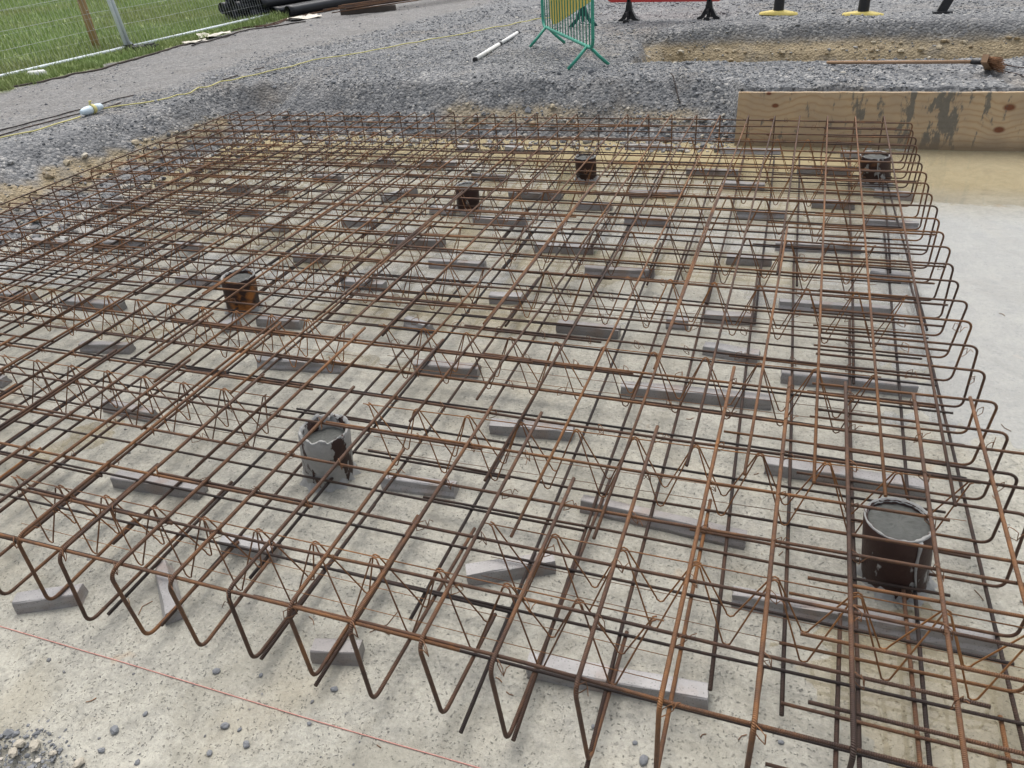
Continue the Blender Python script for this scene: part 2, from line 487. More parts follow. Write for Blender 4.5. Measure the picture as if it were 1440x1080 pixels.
# blinding concrete, a shallow uneven sheet, with rain water standing in its hollows
WET = [  # centre x, y, radius x, y, depth mm
    (4.6, 3.6, 1.9, 2.6, 9), (0.5, 4.2, 1.5, 0.8, 8), (-1.3, 3.4, 1.3, 0.75, 6), (0.2, 2.35, 1.5, 0.28, 6), (2.3, 4.9, 1.6, 0.7, 8),
    (2.75, 0.52, 0.50, 0.30, 7), (-0.75, 0.80, 0.16, 0.28, 4), (-2.4, 2.2, .8, .35, 5), (-1.9, 4.7, 1.0, .5, 5), (-0.2, 3.0, 1.4, 0.5, 6), (1.9, 3.4, 0.9, .5, 5),
    (-0.8, 5.45, 3.6, .40, 7), (-3.0, 3.6, .55, 1.9, 6), (-1.2, 1.75, 1.0, 0.14, 3.5), (0.35, 1.75, .5, .12, 3.5)]
def slab_h(x, y):
    z = 0.0036 + 0.006 * (fbm(x * 1.4 + 5, y * 1.4 + 8, 3) - 0.5) + 0.0050 * (fbm(x * 6, y * 6, 3) - 0.5) + 0.0022 * (fbm(x * 24, y * 24, 2) - 0.5)
    for cx, cy, rx, ry, dp in WET:
        q = ((x - cx) / rx) ** 2 + ((y - cy) / ry) ** 2
        z = z - dp * 0.001 * np.exp(-q ** 1.5 * 0.8)
    return z
sx = np.arange(SX0 - 0.25, SX1, 0.035); sy = np.arange(SY0 - 0.25, SY1 + 0.2, 0.035)
X_, Y_ = np.meshgrid(sx, sy)
Z_ = slab_h(X_, Y_)
# ragged edges dip under the bank
ed = np.minimum(np.minimum(X_ - SX0, Y_ - SY0), SY1 - Y_) + 0.22 * (fbm(X_ * 3, Y_ * 3, 4) - 0.5)
Z_ = Z_ - 0.10 * sstep(0.08, -0.2, ed)
nn = len(sx); idx = np.arange(X_.size).reshape(X_.shape)
quads = np.stack([idx[:-1, :-1], idx[:-1, 1:], idx[1:, 1:], idx[1:, :-1]], -1).reshape(-1, 4)
tag(link('concrete_blinding', fast_mesh('concrete_blinding', np.stack([X_, Y_, Z_], -1).reshape(-1, 3), quads, True), M['slab']), kind='structure')
wx = np.arange(SX0 + 0.05, SX1 - .05, 0.06); wy = np.arange(SY0 + 0.3, SY1 - 0.04, 0.06)
WX, WY = np.meshgrid(wx, wy)
idx = np.arange(WX.size).reshape(WX.shape)
quads = np.stack([idx[:-1, :-1], idx[:-1, 1:], idx[1:, 1:], idx[1:, :-1]], -1).reshape(-1, 4)
wme = fast_mesh('water', np.stack([WX, WY, np.zeros_like(WX)], -1).reshape(-1, 3), quads, True)
dep = np.clip(-slab_h(WX, WY) / 0.006, 0, 1)
mud_sheen = np.clip(0.02 + 0.28 * sstep(-2.3, -3.0, WX) + 0.42 * sstep(4.6, 5.3, WY) * sstep(3, 2.4, WX) + 0.05 - .25 * sstep(2.6, 3.1, WX) + 0.20 * dep * (0.5 + fbm(WX * 1.1 + 30, WY * 1.1, 3)) * np.exp(-((WX - 0.8) / 1.8) ** 2 * sstep(3, 2.2, WX) * 0.6) * (1 - .8 * sstep(2.2, 2.9, WX)), 0.015, 0.7)
sky_sheen = np.clip(sstep(2.5, 3.0, WX) * sstep(4.9, 4.1, WY) + .85 * sstep(.42, .54, fbm(WX * .9 + 60, WY * 1.6, 3)) * sstep(4.4, 3.6, WY), 0, 1) * sstep(.6, 1.4, WY)  # where bright sky reflection is painted into the water colour
mud_sheen = np.maximum(mud_sheen, .33 * sky_sheen)  # water made opaque enough to carry the painted sky reflection
mud_sheen = np.maximum(mud_sheen, .42 * sstep(4.2, 5.0, WY) * sstep(1.6, 2.6, WX))  # muddy water, its ochre strengthened to paint in the board's reflection
mud_sheen = np.maximum(mud_sheen, .16 * (WY < 1.3))
a = wme.attributes.new('sky_sheen', 'FLOAT', 'POINT'); a.data.foreach_set('value', sky_sheen.astype(np.float32).ravel())
a = wme.attributes.new('mud_sheen', 'FLOAT', 'POINT'); a.data.foreach_set('value', mud_sheen.astype(np.float32).ravel())
tag(link('water', wme, M['water']), kind='structure')

# ------------------------------------------------------------------ loose stone on the ground
_t = (1 + 5 ** .5) / 2
ICO_V = np.array([(-1, _t, 0), (1, _t, 0), (-1, -_t, 0), (1, -_t, 0), (0, -1, _t), (0, 1, _t), (0, -1, -_t), (0, 1, -_t), (_t, 0, -1), (_t, 0, 1), (-_t, 0, -1), (-_t, 0, 1)]) / math.sqrt(1 + _t * _t)
ICO_F = np.array([(0, 11, 5), (0, 5, 1), (0, 1, 7), (0, 7, 10), (0, 10, 11), (1, 5, 9), (5, 11, 4), (11, 10, 2), (10, 7, 6), (7, 1, 8), (3, 9, 4), (3, 4, 2), (3, 2, 6), (3, 6, 8), (3, 8, 9), (4, 9, 5), (2, 4, 11), (6, 2, 10), (8, 6, 7), (9, 8, 1)])
def stones_mesh(name, P, size, flat=0.7, jit=0.22):
    n = len(P)
    V = ICO_V[None] * (1 + jit * RNG.standard_normal((n, 12, 1)).clip(-1.6, 1.6))
    V = V * (size[:, None, None] * np.stack([RNG.uniform(.75, 1.3, n), RNG.uniform(.6, 1.0, n), RNG.uniform(.45, flat, n)], -1)[:, None])
    a = RNG.uniform(0, 2 * math.pi, n); ca, sa = np.cos(a)[:, None], np.sin(a)[:, None]
    tl = RNG.uniform(-.6, .6, n)[:, None]
    x, y, z = V[..., 0], V[..., 1], V[..., 2]
    y, z = y * np.cos(tl) - z * np.sin(tl), y * np.sin(tl) + z * np.cos(tl)
    x, y = x * ca - y * sa, x * sa + y * ca
    V = np.stack([x, y, z], -1) + P[:, None]
    F = (ICO_F[None] + (np.arange(n) * 12)[:, None, None]).reshape(-1, 3)
    return fast_mesh(name, V.reshape(-1, 3), F)
def scatter(n, x0, x1, y0, y1, keep):
    x = RNG.uniform(x0, x1, n); y = RNG.uniform(y0, y1, n)
    k = keep(x, y) > RNG.random(n)
    return x[k], y[k]
def grav_keep(x, y):
    z = ground_h(x, y)
    d = rect_dist(x, y, SX0, SX1, SY0, SY1)
    k = (d > 0.02) * (1 - clay_of(x, y, z) * 0.7) * (1 - grass_of(x, y)) * (1 - 0.95 * track_of(x, y)) * (0.25 + 1.2 * sstep(.35, .65, fbm(x * 1.3, y * 1.3, 3)))
    return np.clip(k, 0, 1)
gx, gy = scatter(90000, -6.9, 5.2, 2.6, 8.2, grav_keep)
gx2, gy2 = scatter(26000, -6.9, 6.0, 8.2, 13, grav_keep)
gx3, gy3 = scatter(11000, -0.6, 1.4, -0.8, -0.26, lambda x, y: np.clip(sstep(-.29 - .12 * sstep(.2, .75, x) - .10 * sstep(.5, 1.0, x), -.40 - .12 * sstep(.2, .75, x) - .10 * sstep(.5, 1.0, x), y + .10 * (fbm(x * 6, y * 6, 3) - .5)), .01, 1))
gx = np.concatenate([gx, gx2, gx3]); gy = np.concatenate([gy, gy2, gy3])
gs = 0.0047 * np.exp(0.55 * RNG.standard_normal(len(gx))) + 0.0032
gs = np.clip(gs * np.where(gy > 8.2, 1.25, np.where(gy < 0, .45 * np.exp(.4 * RNG.standard_normal(len(gs))), 1.0)), 0.0022, 0.045)
gz = np.where(gy < 0, np.maximum(ground_h(gx, gy), slab_h(gx, gy) * 0 + .002), ground_h(gx, gy)) + gs * 0.15
print('gravel stones', len(gx))
tag(link('gravel', stones_mesh('gravel', np.stack([gx, gy, gz], -1), gs), M['gravel']), 'loose grey crushed stone strewn over the ground round the dig', 'gravel', kind='stuff')
def clay_keep(x, y):
    return clay_of(x, y, ground_h(x, y)) * 0.8 * (rect_dist(x, y, SX0, SX1, SY0, SY1) > -0.02)
cx_, cy_ = scatter(26000, -5.0, 5.2, 2.6, 9.4, clay_keep)
cs = np.clip(0.010 * np.exp(0.75 * RNG.standard_normal(len(cx_))), 0.004, 0.042)
tag(link('clay_rubble', stones_mesh('clay_rubble', np.stack([cx_, cy_, ground_h(cx_, cy_) + cs * .1], -1), cs), M['clay_stone']), 'sandy yellow stones and clods in the cut soil', 'rubble', kind='stuff')
# grit fallen on the concrete
px, py = scatter(5200, -1.2, 3.6, -0.5, 1.6, lambda x, y: 0.10 + 0.9 * np.exp(-((y + 0.25) / 0.28) ** 2) * np.exp(-((x - .6) / 1.0) ** 2))
ps = np.clip(0.0017 * np.exp(0.55 * RNG.standard_normal(len(px))), 0.0009, 0.007)
tag(link('grit', stones_mesh('grit', np.stack([px, py, slab_h(px, py) + ps * .3], -1), ps), M['pebble']), 'fine dark grit scattered over the bare concrete', 'grit', kind='stuff')
# rubble toe of the bank, foot of the dig
fx = np.concatenate([RNG.uniform(SX0 - .3, SX0 + .5, 900), RNG.uniform(SX0, 1.6, 1300)])
fy = np.concatenate([RNG.uniform(1.5, 5.9, 900), RNG.uniform(5.5, 6.1, 1300)])
fs_ = np.clip(0.015 * np.exp(.5 * RNG.standard_normal(len(fx))), .006, .05)
fz = np.maximum(ground_h(fx, fy), 0.0) + fs_ * .25
tag(link('toe_rubble', stones_mesh('toe_rubble', np.stack([fx, fy, fz], -1), fs_), M['pebble']), 'mixed broken stone fallen along the foot of the bank', 'rubble', kind='stuff')

# single stones big enough to point at
STONES = [(305, 938 + 7, 9), (470, 970, 8), (367, 955 - 5, 5), (435, 1018, 7), (162, 1028, 13), (317, 1022, 11), (205, 1005, 6), (337, 1027, 6), (347, 1048, 8), (295, 1060, 7), (143, 1056, 6), (905, 1070, 10), (893, 1045, 7), (834, 1022, 6), (1098, 1044, 7),
          (50, 1050, 12), (28, 1048, 11), (112, 1075, 14), (20, 1060, 10), (75, 1060, 8)]
smeshes = []
for k in range(4):
    bm = bmesh.new(); bmesh.ops.create_icosphere(bm, subdivisions=2, radius=1.0)
    for v in bm.verts:
        q = v.co * (1.0 + 0.35 * (vnoise(v.co.x * 1.6 + k * 7, v.co.y * 1.6 + v.co.z * 2.1) - .5) + 0.25 * (vnoise(v.co.x * 4 + k * 3, v.co.z * 4 + v.co.y * 3.3) - .5))
        q = q * (1 + .22 * (vnoise(v.co.x * 2.3 + k * 13, v.co.y * 2.3 + v.co.z * 5.1) - .5))
        v.co = Vector((q.x * 1.15, q.y * .9, q.z * .68))
    sm = bpy.data.meshes.new('stone'); bm.to_mesh(sm); bm.free()
    sm.materials.append(M['dark_pebble'] if k < 3 else M['pebble']); smeshes.append(sm)
for k, (x, y, r) in enumerate(STONES):
    P = at(x, y, 0.004); dist = np.linalg.norm(P - _C); rad = r * random.uniform(.4, .62) * dist / FPX
    o = link('stone', smeshes[k % 3 if k < 15 else 3]); o.scale = (rad,) * 3
    o.location = (P[0], P[1], max(float(slab_h(P[0], P[1])), float(ground_h(P[0], P[1]))) + rad * .45); o.rotation_euler = (0, 0, random.uniform(0, 6))
    if k < 15: tag(o, 'small loose grey stone lying on the bare concrete', 'stone', 'small stones on the concrete')
    else: tag(o, 'pale rounded stone among the gravel at the edge of the concrete', 'stone', 'pale stones at the concrete edge')

# ------------------------------------------------------------------ the reinforcement cage
H, HB = 0.361, 0.058           # axis heights of the long bars, upper and lower
RA, RB = 0.0062, 0.0049
RF = 0.0053                     # the lighter bars coming in from the far edge
ZAT, ZAB = H, HB
ZBT, ZBB = H - RA - RB, HB + RA + RB
W, XL, D = 2.8725, -3.156, 5.3266
cage = empty('rebar_cage', (0, 0, 0))
tag(cage, 'rusty steel reinforcement cage of two crossing bar mats tied above the concrete', 'rebar cage')

def bar(pts, r, mat, name='straight_bar', sides=8):
    return MB().tube(pts, r, sides).build(name, mat, cage)
def straight(p0, p1, r, mat, bow=0.004, n=10):
    p0, p1 = np.array(p0, float), np.array(p1, float)
    L = np.linalg.norm(p1 - p0); n = max(6, int(L / 0.4))
    u = np.linspace(0, 1, n)[:, None]
    d = (p1 - p0) / L; side = np.array([-d[1], d[0], 0])
    ph, ph2 = random.uniform(0, 6), random.uniform(0, 6)
    b_ = bow * np.sin(u * math.pi * random.choice((1, 2, 3)) + ph) * min(1, L / 2)
    zz = 0.0022 * np.sin(u * math.pi * 3 + ph2)
    P = p0 + u * (p1 - p0) + side * b_ + np.array([0, 0, 1]) * zz
    return bar(P, r, mat)
def hairpin(top_end, top_corner, bot_corner, bot_end, r, mat, br=0.034):
    """top leg - bend - drop - bend - bottom leg"""
    K = [np.array(q, float) for q in (top_end, top_corner, bot_corner, bot_end)]
    P = []
    def leg(a, b, n): return [a + (b - a) * i / n for i in range(n)]
    d0 = (K[1] - K[0]); d0 /= np.linalg.norm(d0)
    d1 = (K[2] - K[1]); l1 = np.linalg.norm(d1); d1 /= l1
    d2 = (K[3] - K[2]); d2 /= np.linalg.norm(d2)
    def bend(c, a, b, rr):
        s_, e = c - a * rr, c + b * rr
        return [(1 - u) ** 2 * s_ + 2 * u * (1 - u) * (c * .86 + (s_ + e) * .07) + u * u * e for u in np.linspace(0, 1, 7)]
    B1, B2 = bend(K[1], d0, d1, br), bend(K[2], d1, d2, br)
    P = leg(K[0], B1[0], 4) + B1 + leg(B1[-1], B2[0], 3)[1:] + B2 + leg(B2[-1], K[3], 4)[1:] + [K[3]]
    return bar(P, r, mat, 'hairpin_bar')
J = lambda s: random.uniform(-s, s)

FRONT = [(22, 757), (80, 780), (153, 807), (235, 820), (318, 833), (403, 857), (490, 882), (588, 907), (688, 940), (808, 970), (927, 992)]
BOT = [(70, 848), (125, 877), (207, 897), (283, 913), (357, 930), (442, 955), (525, 987), (623, 1008), (713, 1043), (828, 1073)]
FAR = [562, 587, 613, 639, 673, 697, 725, 755, 783, 813, 843, 883, 913, 945, 980, 1013, 1053, 1090, 1125, 1164, 1203, 1243]
far_x = [float(at_y(x, 156, D)[0]) for x in FAR]
# x from the projection of the hook's top at (., D, H)
far_x = [float(at(x, 156 + (x - 562) * .012, H)[0]) for x in FAR]
while far_x[0] > XL + 0.2: far_x.insert(0, far_x[0] - 0.198 + J(.006))

# long bars (running away from the camera): hairpins at the near edge
NI = range(-15, 15)
for i in NI:
    if 0 <= i < len(FRONT): t_ = at(*FRONT[i], H)
    else: t_ = np.array([0.2 * i + J(.008), J(.012), H])
    if 0 <= i < len(BOT): b_ = at(*BOT[i], HB)
    else: b_ = np.array([t_[0] + J(.01), t_[1] + J(.012), HB])
    lt = random.choice((0.72, 1.05, 1.46, 1.48)) if i < 10 else 1.475 + J(.012)
    lb = random.choice((0.42, 0.7, 1.1)) + J(.04)
    slope = J(.012)
    hairpin((t_[0] + slope, lt + J(.02), H + J(.002)), t_, b_, (b_[0] + J(.02), lb, HB), RA, M['rust'])
    # lower straight bars lapped beside the hairpin's lower leg
    sgn = 1 if (i * 7) % 3 else -1
    off = sgn * 0.0155 if i < 7 else random.choice((.0155, .05, .075))
    xs0 = 0.2 * i + off
    ye = D - 0.06
    xf = min(far_x, key=lambda q: abs(q - (0.2 * i))) + 0.0155 * sgn
    f = lambda y: xs0 + (xf - xs0) * np.clip((y - 0.3) / (D - .3), -.1, 1)
    y0 = random.choice((-0.02, 0.015, 0.04, 0.28)) + J(.02)
    yb = 2.9 + J(.7)
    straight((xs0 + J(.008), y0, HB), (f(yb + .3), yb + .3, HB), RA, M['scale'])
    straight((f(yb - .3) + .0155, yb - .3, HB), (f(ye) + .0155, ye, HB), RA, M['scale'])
# hairpins at the far edge with long upper legs, their corners standing up above the bank foot
for k, x in enumerate(far_x):
    yy = D + J(.018)
    near = .885 + J(.015) if x > 1.9 else random.choice((.88, .62, 1.05, .45)) + J(.03)
    if k % 5 == 2:         # made of two lapped pieces
        ym = 2.6 + J(.7)
        hairpin((x + J(.01), ym - .3, H), (x, yy, H + J(.004)), (x + J(.012), yy + J(.012), HB), (x + J(.012), D - .7 + J(.1), HB), RF, M['rust'])
        straight((x - .01 + J(.012) + .015, near, H), (x + .0145, ym + .3, H), RF, M['rust'])
    else:
        hairpin((x - .012 + J(.012), near, H), (x, yy, H + J(.004)), (x + J(.012), yy + J(.012), HB), (x + J(.012), D - .7 + J(.1), HB), RF, M['rust'])
    if k % 4 == 1 and x < 2.3:         # an extra bar tied alongside
        ya = 1.4 + random.uniform(0, 1.2)
        straight((x - .0145, ya, H), (x - .0145 + J(.006), ya + random.uniform(1.2, 2.4), H), RF, M['rust'])

# cross bars
NB = 27
for k in range(NB):
    y = 0.2 * k + (0.022 if k == 0 else J(.008))
    if y > D - 0.02: y = D - 0.022
    for top in (True, False):
        if not top and k == 0: continue
        z = ZBT if top else ZBB
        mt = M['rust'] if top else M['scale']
        xm = random.choice((0.15, 0.55, 0.9, -0.6, 1.25)) + J(.1)
        x1 = W + (.075 if k in (5, 6) else random.choice((-.10, -.06, -.03, -.2))) + J(.02) if top else W - random.choice((.14, .09, .05)) + J(.03)
        dy = J(.012)
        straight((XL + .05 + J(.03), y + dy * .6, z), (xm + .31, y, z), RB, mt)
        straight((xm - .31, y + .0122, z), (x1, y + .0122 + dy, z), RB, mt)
        if top and k % 2 == 1 and k > 6:      # a third bar lapped into the mat
            straight((xm - 1.7 + J(.3), y - .0135 - random.choice((0, .05, .09)), z), (xm + .2 + J(.3), y - .0135, z), RB, mt)
nr = 14
RY = [1.482 + .1939 * j for j in range(21)] + [1.293, 1.079, .894, .70, .508, .31, .12]
for y in RY:
    if y > D: continue
    y += J(.006)
    c = np.array([W + J(.008), y, ZBT + .002]); b_ = np.array([W + J(.012) - .012, y + J(.012), ZBB])
    hairpin((2.29 + J(.015), y + J(.01), ZBT), c, b_, (2.27 + random.choice((0, .0, -.3)) + J(.04), y + J(.012), ZBB), RB, M['rust'], 0.030)
for j in range(27):
    y = .1 + .1965 * j + J(.012)
    if y > D - .02: continue
    c = np.array([XL + J(.012), y, ZBT]); b_ = np.array([XL + J(.015), y + J(.01), ZBB])
    hairpin((XL + random.choice((1.3, 1.75, 2.2)) + J(.08), y + J(.012), ZBT), c, b_, (XL + random.choice((.9, 1.5)) + J(.05), y + J(.012), ZBB), RB, M['rust'], 0.030)

# tie wires at the crossings: too fine to tell apart one by one
tw = MB()
for k in range(NB):
    for i in NI:
        y = 0.2 * k
        if random.random() > (0.85 if y < 2.2 else 0.3): continue
        x0, y0 = 0.2 * i + 0.008, y + 0.004
        s_ = random.choice((-1, 1)); q = 0.0125
        lp = [(x0 - q, y0 - s_ * q, ZBT - .009), (x0 - q * .8, y0 - s_ * q * .8, H + .006), (x0, y0, H + RA + .002), (x0 + q * .8, y0 + s_ * q * .8, H + .006), (x0 + q, y0 + s_ * q, ZBT - .009), (x0, y0, ZBT - .012), (x0 - q, y0 - s_ * q, ZBT - .009)]
        tw.tube(lp, 0.0015, 3, False)
        ang = random.uniform(0, 6.28)
        tw.tube([(x0 + q, y0 + s_ * q, ZBT - .006), (x0 + q + .010 * math.cos(ang), y0 + s_ * q + .010 * math.sin(ang), ZBT + .012), (x0 + q + .022 * math.cos(ang), y0 + s_ * q + .022 * math.sin(ang), ZBT + random.uniform(-.01, .03))], 0.0014, 3, False)
tag(tw.build('tie_wires', M['wire'], cage), kind='stuff')

# ------------------------------------------------------------------ zigzag wire supports standing between the mats
def zig_wire(n, pitch, side, splay, zt, zb, start_up=True):
    P = []
    for k in range(n * 2 + 1):
        up = (k % 2 == 0)
        x = k * pitch / 2
        for u in (-1, -.6, 0, .6, 1):
            a = u * math.pi / 2
            rx, rz = 0.012, 0.014
            if up: P.append((x + rx * math.sin(a), side * (0.006 + splay * .04 * (1 - math.cos(a))), zt - rz * (1 - math.cos(a))))
            else: P.append((x + rx * math.sin(a), side * splay, zb + rz * (1 - math.cos(a))))
    return P[2:-2]
SUP = {}
def support(n):
    if n in SUP: return SUP[n]
    p_, zt, zb, sp = 0.205, 0.331, 0.088, 0.052
    parts = []
    for s_ in (-1, 1):
        parts.append(('zigzag_wire', MB().tube(zig_wire(n, p_, s_, sp, zt, zb), 0.0027, 5).mesh('zigzag_wire')))
    L = n * p_
    parts.append(('top_wire', MB().tube([(-.02, 0, zt - .004), (L / 2, 0, zt - .0035), (L + .02, 0, zt - .004)], 0.0021, 5).mesh('top_wire')))
    for s_ in (-1, 1):
        parts.append(('side_wire', MB().tube([(-.03, s_ * sp * .80, zb + .052), (L / 2, s_ * sp * .81, zb + .050), (L + .03, s_ * sp * .80, zb + .052)], 0.0014, 4).mesh('side_wire')))
    for _, q in parts: q.materials.append(M['wire'])
    SUP[n] = parts
    return parts
ROWS = [(.272, -1.15, 11, 0), (.272, -3.05, 9, 0), (.272, -.34 + .02, 11, 0), (.49, 1.392, 7, 0), (.945, -2.95, 8, 0), (.94, -1.17, 7, 0), (.985, .70, 10, 1.6),
        (1.575, -2.98, 7, 0), (1.565, -1.57, 9, -.6), (1.58, .45, 10, .6), (2.25, -2.95, 9, 0), (2.25, -.95, 8, 0), (2.265, .81, 9, 1.4), (2.85, -3.0, 8, 0), (2.78, -1.3, 8, 0), (2.85, .5, 10, .3),
        (3.45, -2.95, 9, 0), (3.45, -1.0, 9, 0), (3.5, .95, 8, 0), (4.1, -3.0, 8, 0), (4.1, -1.25, 10, 0), (4.12, .9, 8, 0), (4.75, -2.95, 9, 0), (4.72, -1.0, 9, 0), (4.75, .95, 8, 0)]
ROWS = [r for r in ROWS if not (r[0] == .272 and r[1] == -1.15)]
for y, x, n, deg in ROWS:
    e = empty('zigzag_bar_support', (x, y, 0), math.radians(deg))
    for nm, q in support(n): link(nm, q, None, e)
    zl = {(.272, -.32): 'zigzag wire support just inside the hairpins of the near edge, above the red string', (.49, 1.392): 'zigzag wire support starting above the askew blotchy spacer', (.985, .70): 'zigzag wire support running from the plastered pile towards the smooth topped pile',
          (1.565, -1.57): 'zigzag wire support next to the orange patched pile'}.get((y, round(x, 3)), 'thin rusty zigzag wire support holding the upper bars apart from the lower bars')
    tag(e, zl, 'bar support', 'zigzag wire supports inside the cage')

# ------------------------------------------------------------------ concrete spacers under the lower bars: (bottom front edge, left and right pixel)
BLOCKS = [((145, 580), (212, 596)), ((160, 687), (280, 704)), ((310, 778), (385, 792)), ((262, 870), (245, 800)), ((25, 865), (115, 852)), ((440, 935), (507, 938)),
 ((537, 690), (640, 703)), ((660, 826), (780, 808)), ((690, 612), (805, 622)), ((816, 722), (1045, 775)), ((740, 955), (995, 1003)), ((1075, 668), (1305, 705)), ((1028, 855), (1400, 925)),
 ((990, 455), (1062, 458)), ((987, 500), (1063, 513)), ((1095, 437), (1252, 448)), ((872, 558), (1083, 578)), ((1098, 540), (1288, 560)), ((1090, 352), (1210, 357)), ((1020, 372), (1085, 375)),
 ((1222, 393), (1278, 400)), ((1035, 307), (1105, 308)), ((1140, 292), (1202, 295)), ((1228, 277), (1282, 282)), ((1215, 320), (1290, 325)), ((1015, 265), (1075, 268)), ((1120, 245), (1195, 247)),
 ((937, 463), (968, 465)), ((783, 468), (870, 478)), ((688, 427), (733, 428)), ((822, 388), (920, 393)), ((752, 355), (785, 356)), ((788, 357), (833, 358)), ((877, 316), (938, 318)), ((810, 295), (860, 296)),
 ((885, 278), (960, 278)), ((603, 377), (680, 381)), ((548, 346), (623, 347)), ((480, 405), (538, 410)), ((567, 460), (600, 472)), ((582, 525), (672, 533)), ((540, 284), (588, 272)), ((604, 299), (637, 302)),
 ((665, 315), (740, 318)), ((480, 318), (528, 318)), ((662, 253), (710, 256)), ((715, 278), (790, 281)), ((45, 346), (92, 350)), ((130, 352), (203, 347)), ((247, 352), (280, 355)), ((412, 368), (456, 370)),
 ((247, 401), (310, 404)), ((0, 423), (44, 426)), ((87, 433), (170, 440)), ((112, 497), (183, 499)), ((362, 460), (423, 465)), ((317, 470), (338, 462)), ((363, 520), (480, 527)), ((142, 292), (207, 294)),
 ((257, 300), (280, 302)), ((320, 304), (368, 305)), ((318, 272), (347, 272)), ((383, 272), (403, 272)), ((365, 325), (402, 326)), ((642, 213), (667, 215)), ((710, 213), (732, 215)), ((878, 211), (945, 212)),
 ((590, 236), (640, 237)), ((530, 232), (553, 233)), ((1013, 217), (1097, 218)), ((1182, 221), (1208, 222)), ((965, 247), (1038, 248)), ((-25, 545), (5, 547)), ((440, 255), (480, 256)), ((150, 455), (190, 457))]
BLOCKS.pop()
BW, BH = 0.064, 0.0505
bgroup = 'concrete spacers under the lower bars'
for k, (a_, b_) in enumerate(BLOCKS):
    A, B = at(*a_), at(*b_)
    d = B - A; L = float(np.linalg.norm(d[:2])); ang = math.atan2(d[1], d[0])
    if ang < -1.6 or ang > 1.6: ang += 0
    L = max(L, 0.10)
    bm = bmesh.new()
    n = max(2, int(L / 0.06))
    rings = []
    hw0, hw1 = BW / 2, BW / 2 * (0.86 if k % 3 else 0.62)
    for i in range(n + 1):
        x = L * i / n
        e = .002 if i in (0, n) else 0
        jr = lambda s=.0016: random.uniform(-s, s)
        prof = [(-hw0, 0), (-hw0 + .001, BH * .28), (-hw1 - .003, BH * .55), (-hw1, BH * .94), (-hw1 + .004, BH), (hw1 - .004, BH), (hw1, BH * .94), (hw1 + .003, BH * .55), (hw0 - .001, BH * .28), (hw0, 0)]
        xe = x + (random.uniform(-.004, .004) if i in (0, n) else 0)
        rings.append([bm.verts.new((xe + (jr(.003) if i in (0, n) else 0), (p_[0] * (1 - e * 20)) + jr(), p_[1] + (jr() if p_[1] > .001 else 0))) for p_ in prof])
    m_ = len(rings[0])
    for i in range(n):
        for q in range(m_):
            q2 = (q + 1) % m_
            bm.faces.new((rings[i][q], rings[i + 1][q], rings[i + 1][q2], rings[i][q2]))
    bm.faces.new(rings[0][::-1] if False else rings[0]); bm.faces.new(rings[-1][::-1])
    bmesh.ops.recalc_face_normals(bm, faces=bm.faces)
    bme = bpy.data.meshes.new('concrete_spacer'); bm.to_mesh(bme); bm.free()
    o = link('concrete_spacer', bme, M['block'])
    nrm = np.array([-math.sin(ang), math.cos(ang)])
    base = A[:2] + nrm * BW / 2
    o.location = (base[0], base[1], float(slab_h((A[0] + B[0]) / 2, (A[1] + B[1]) / 2)) - .0015)
    o.rotation_euler = (0, 0, ang)
    lab = 'dark grey concrete spacer bar lying on the concrete under the rebar cage'
    special = {3: 'short grey concrete spacer lying lengthwise under the near cage edge, beside the red string', 4: 'tilted grey concrete spacer with broken end near the red string', 5: 'short grey concrete spacer just inside the hairpins at the near edge',
               7: 'blotchy grey concrete spacer lying askew beneath the start of a zigzag support', 10: 'long pale topped concrete spacer under the near edge hairpins', 11: 'long concrete spacer lying close behind the smooth topped pile',
               12: 'very long concrete spacer lying in the puddle beside the smooth topped pile', 39: 'small broken concrete spacer lying slanted on the bare concrete', 56: 'small slanted concrete spacer just in front of the orange patched pile'}
    special.update({1: 'long narrow grey spacer on open dry concrete, pointing at the mortar plastered pile', 6: 'grey spacer between the mortar plastered pile and the askew blotchy spacer', 8: 'grey spacer with pale top alone on open concrete behind the askew blotchy spacer',
        9: 'long concrete spacer between the askew blotchy spacer and the smooth topped pile', 26: 'long thin spacer beside the foot of the pile with the white drip', 31: 'short spacer lying end to end with another short spacer', 32: 'short spacer lying end to end with another short spacer',
        42: 'short spacer touching the foot of the slim dark pile', 43: 'long spacer lying in front of the slim dark pile', 51: 'dark spacer lying close behind the orange patched pile', 55: 'dark spacer lying just past the foot of the orange patched pile',
        57: 'long dark spacer between the orange patched pile and the mortar plastered pile', 69: 'long dark spacer lying near the foot of the shuttering board', 0: 'stubby grey spacer with a clean cut end on pale dry concrete', 18: 'long pale topped spacer among the edge hairpins, parallel to the shuttering board'})
    if k in special: tag(o, special[k], 'spacer', bgroup)
    else: tag(o, lab, 'spacer', bgroup)

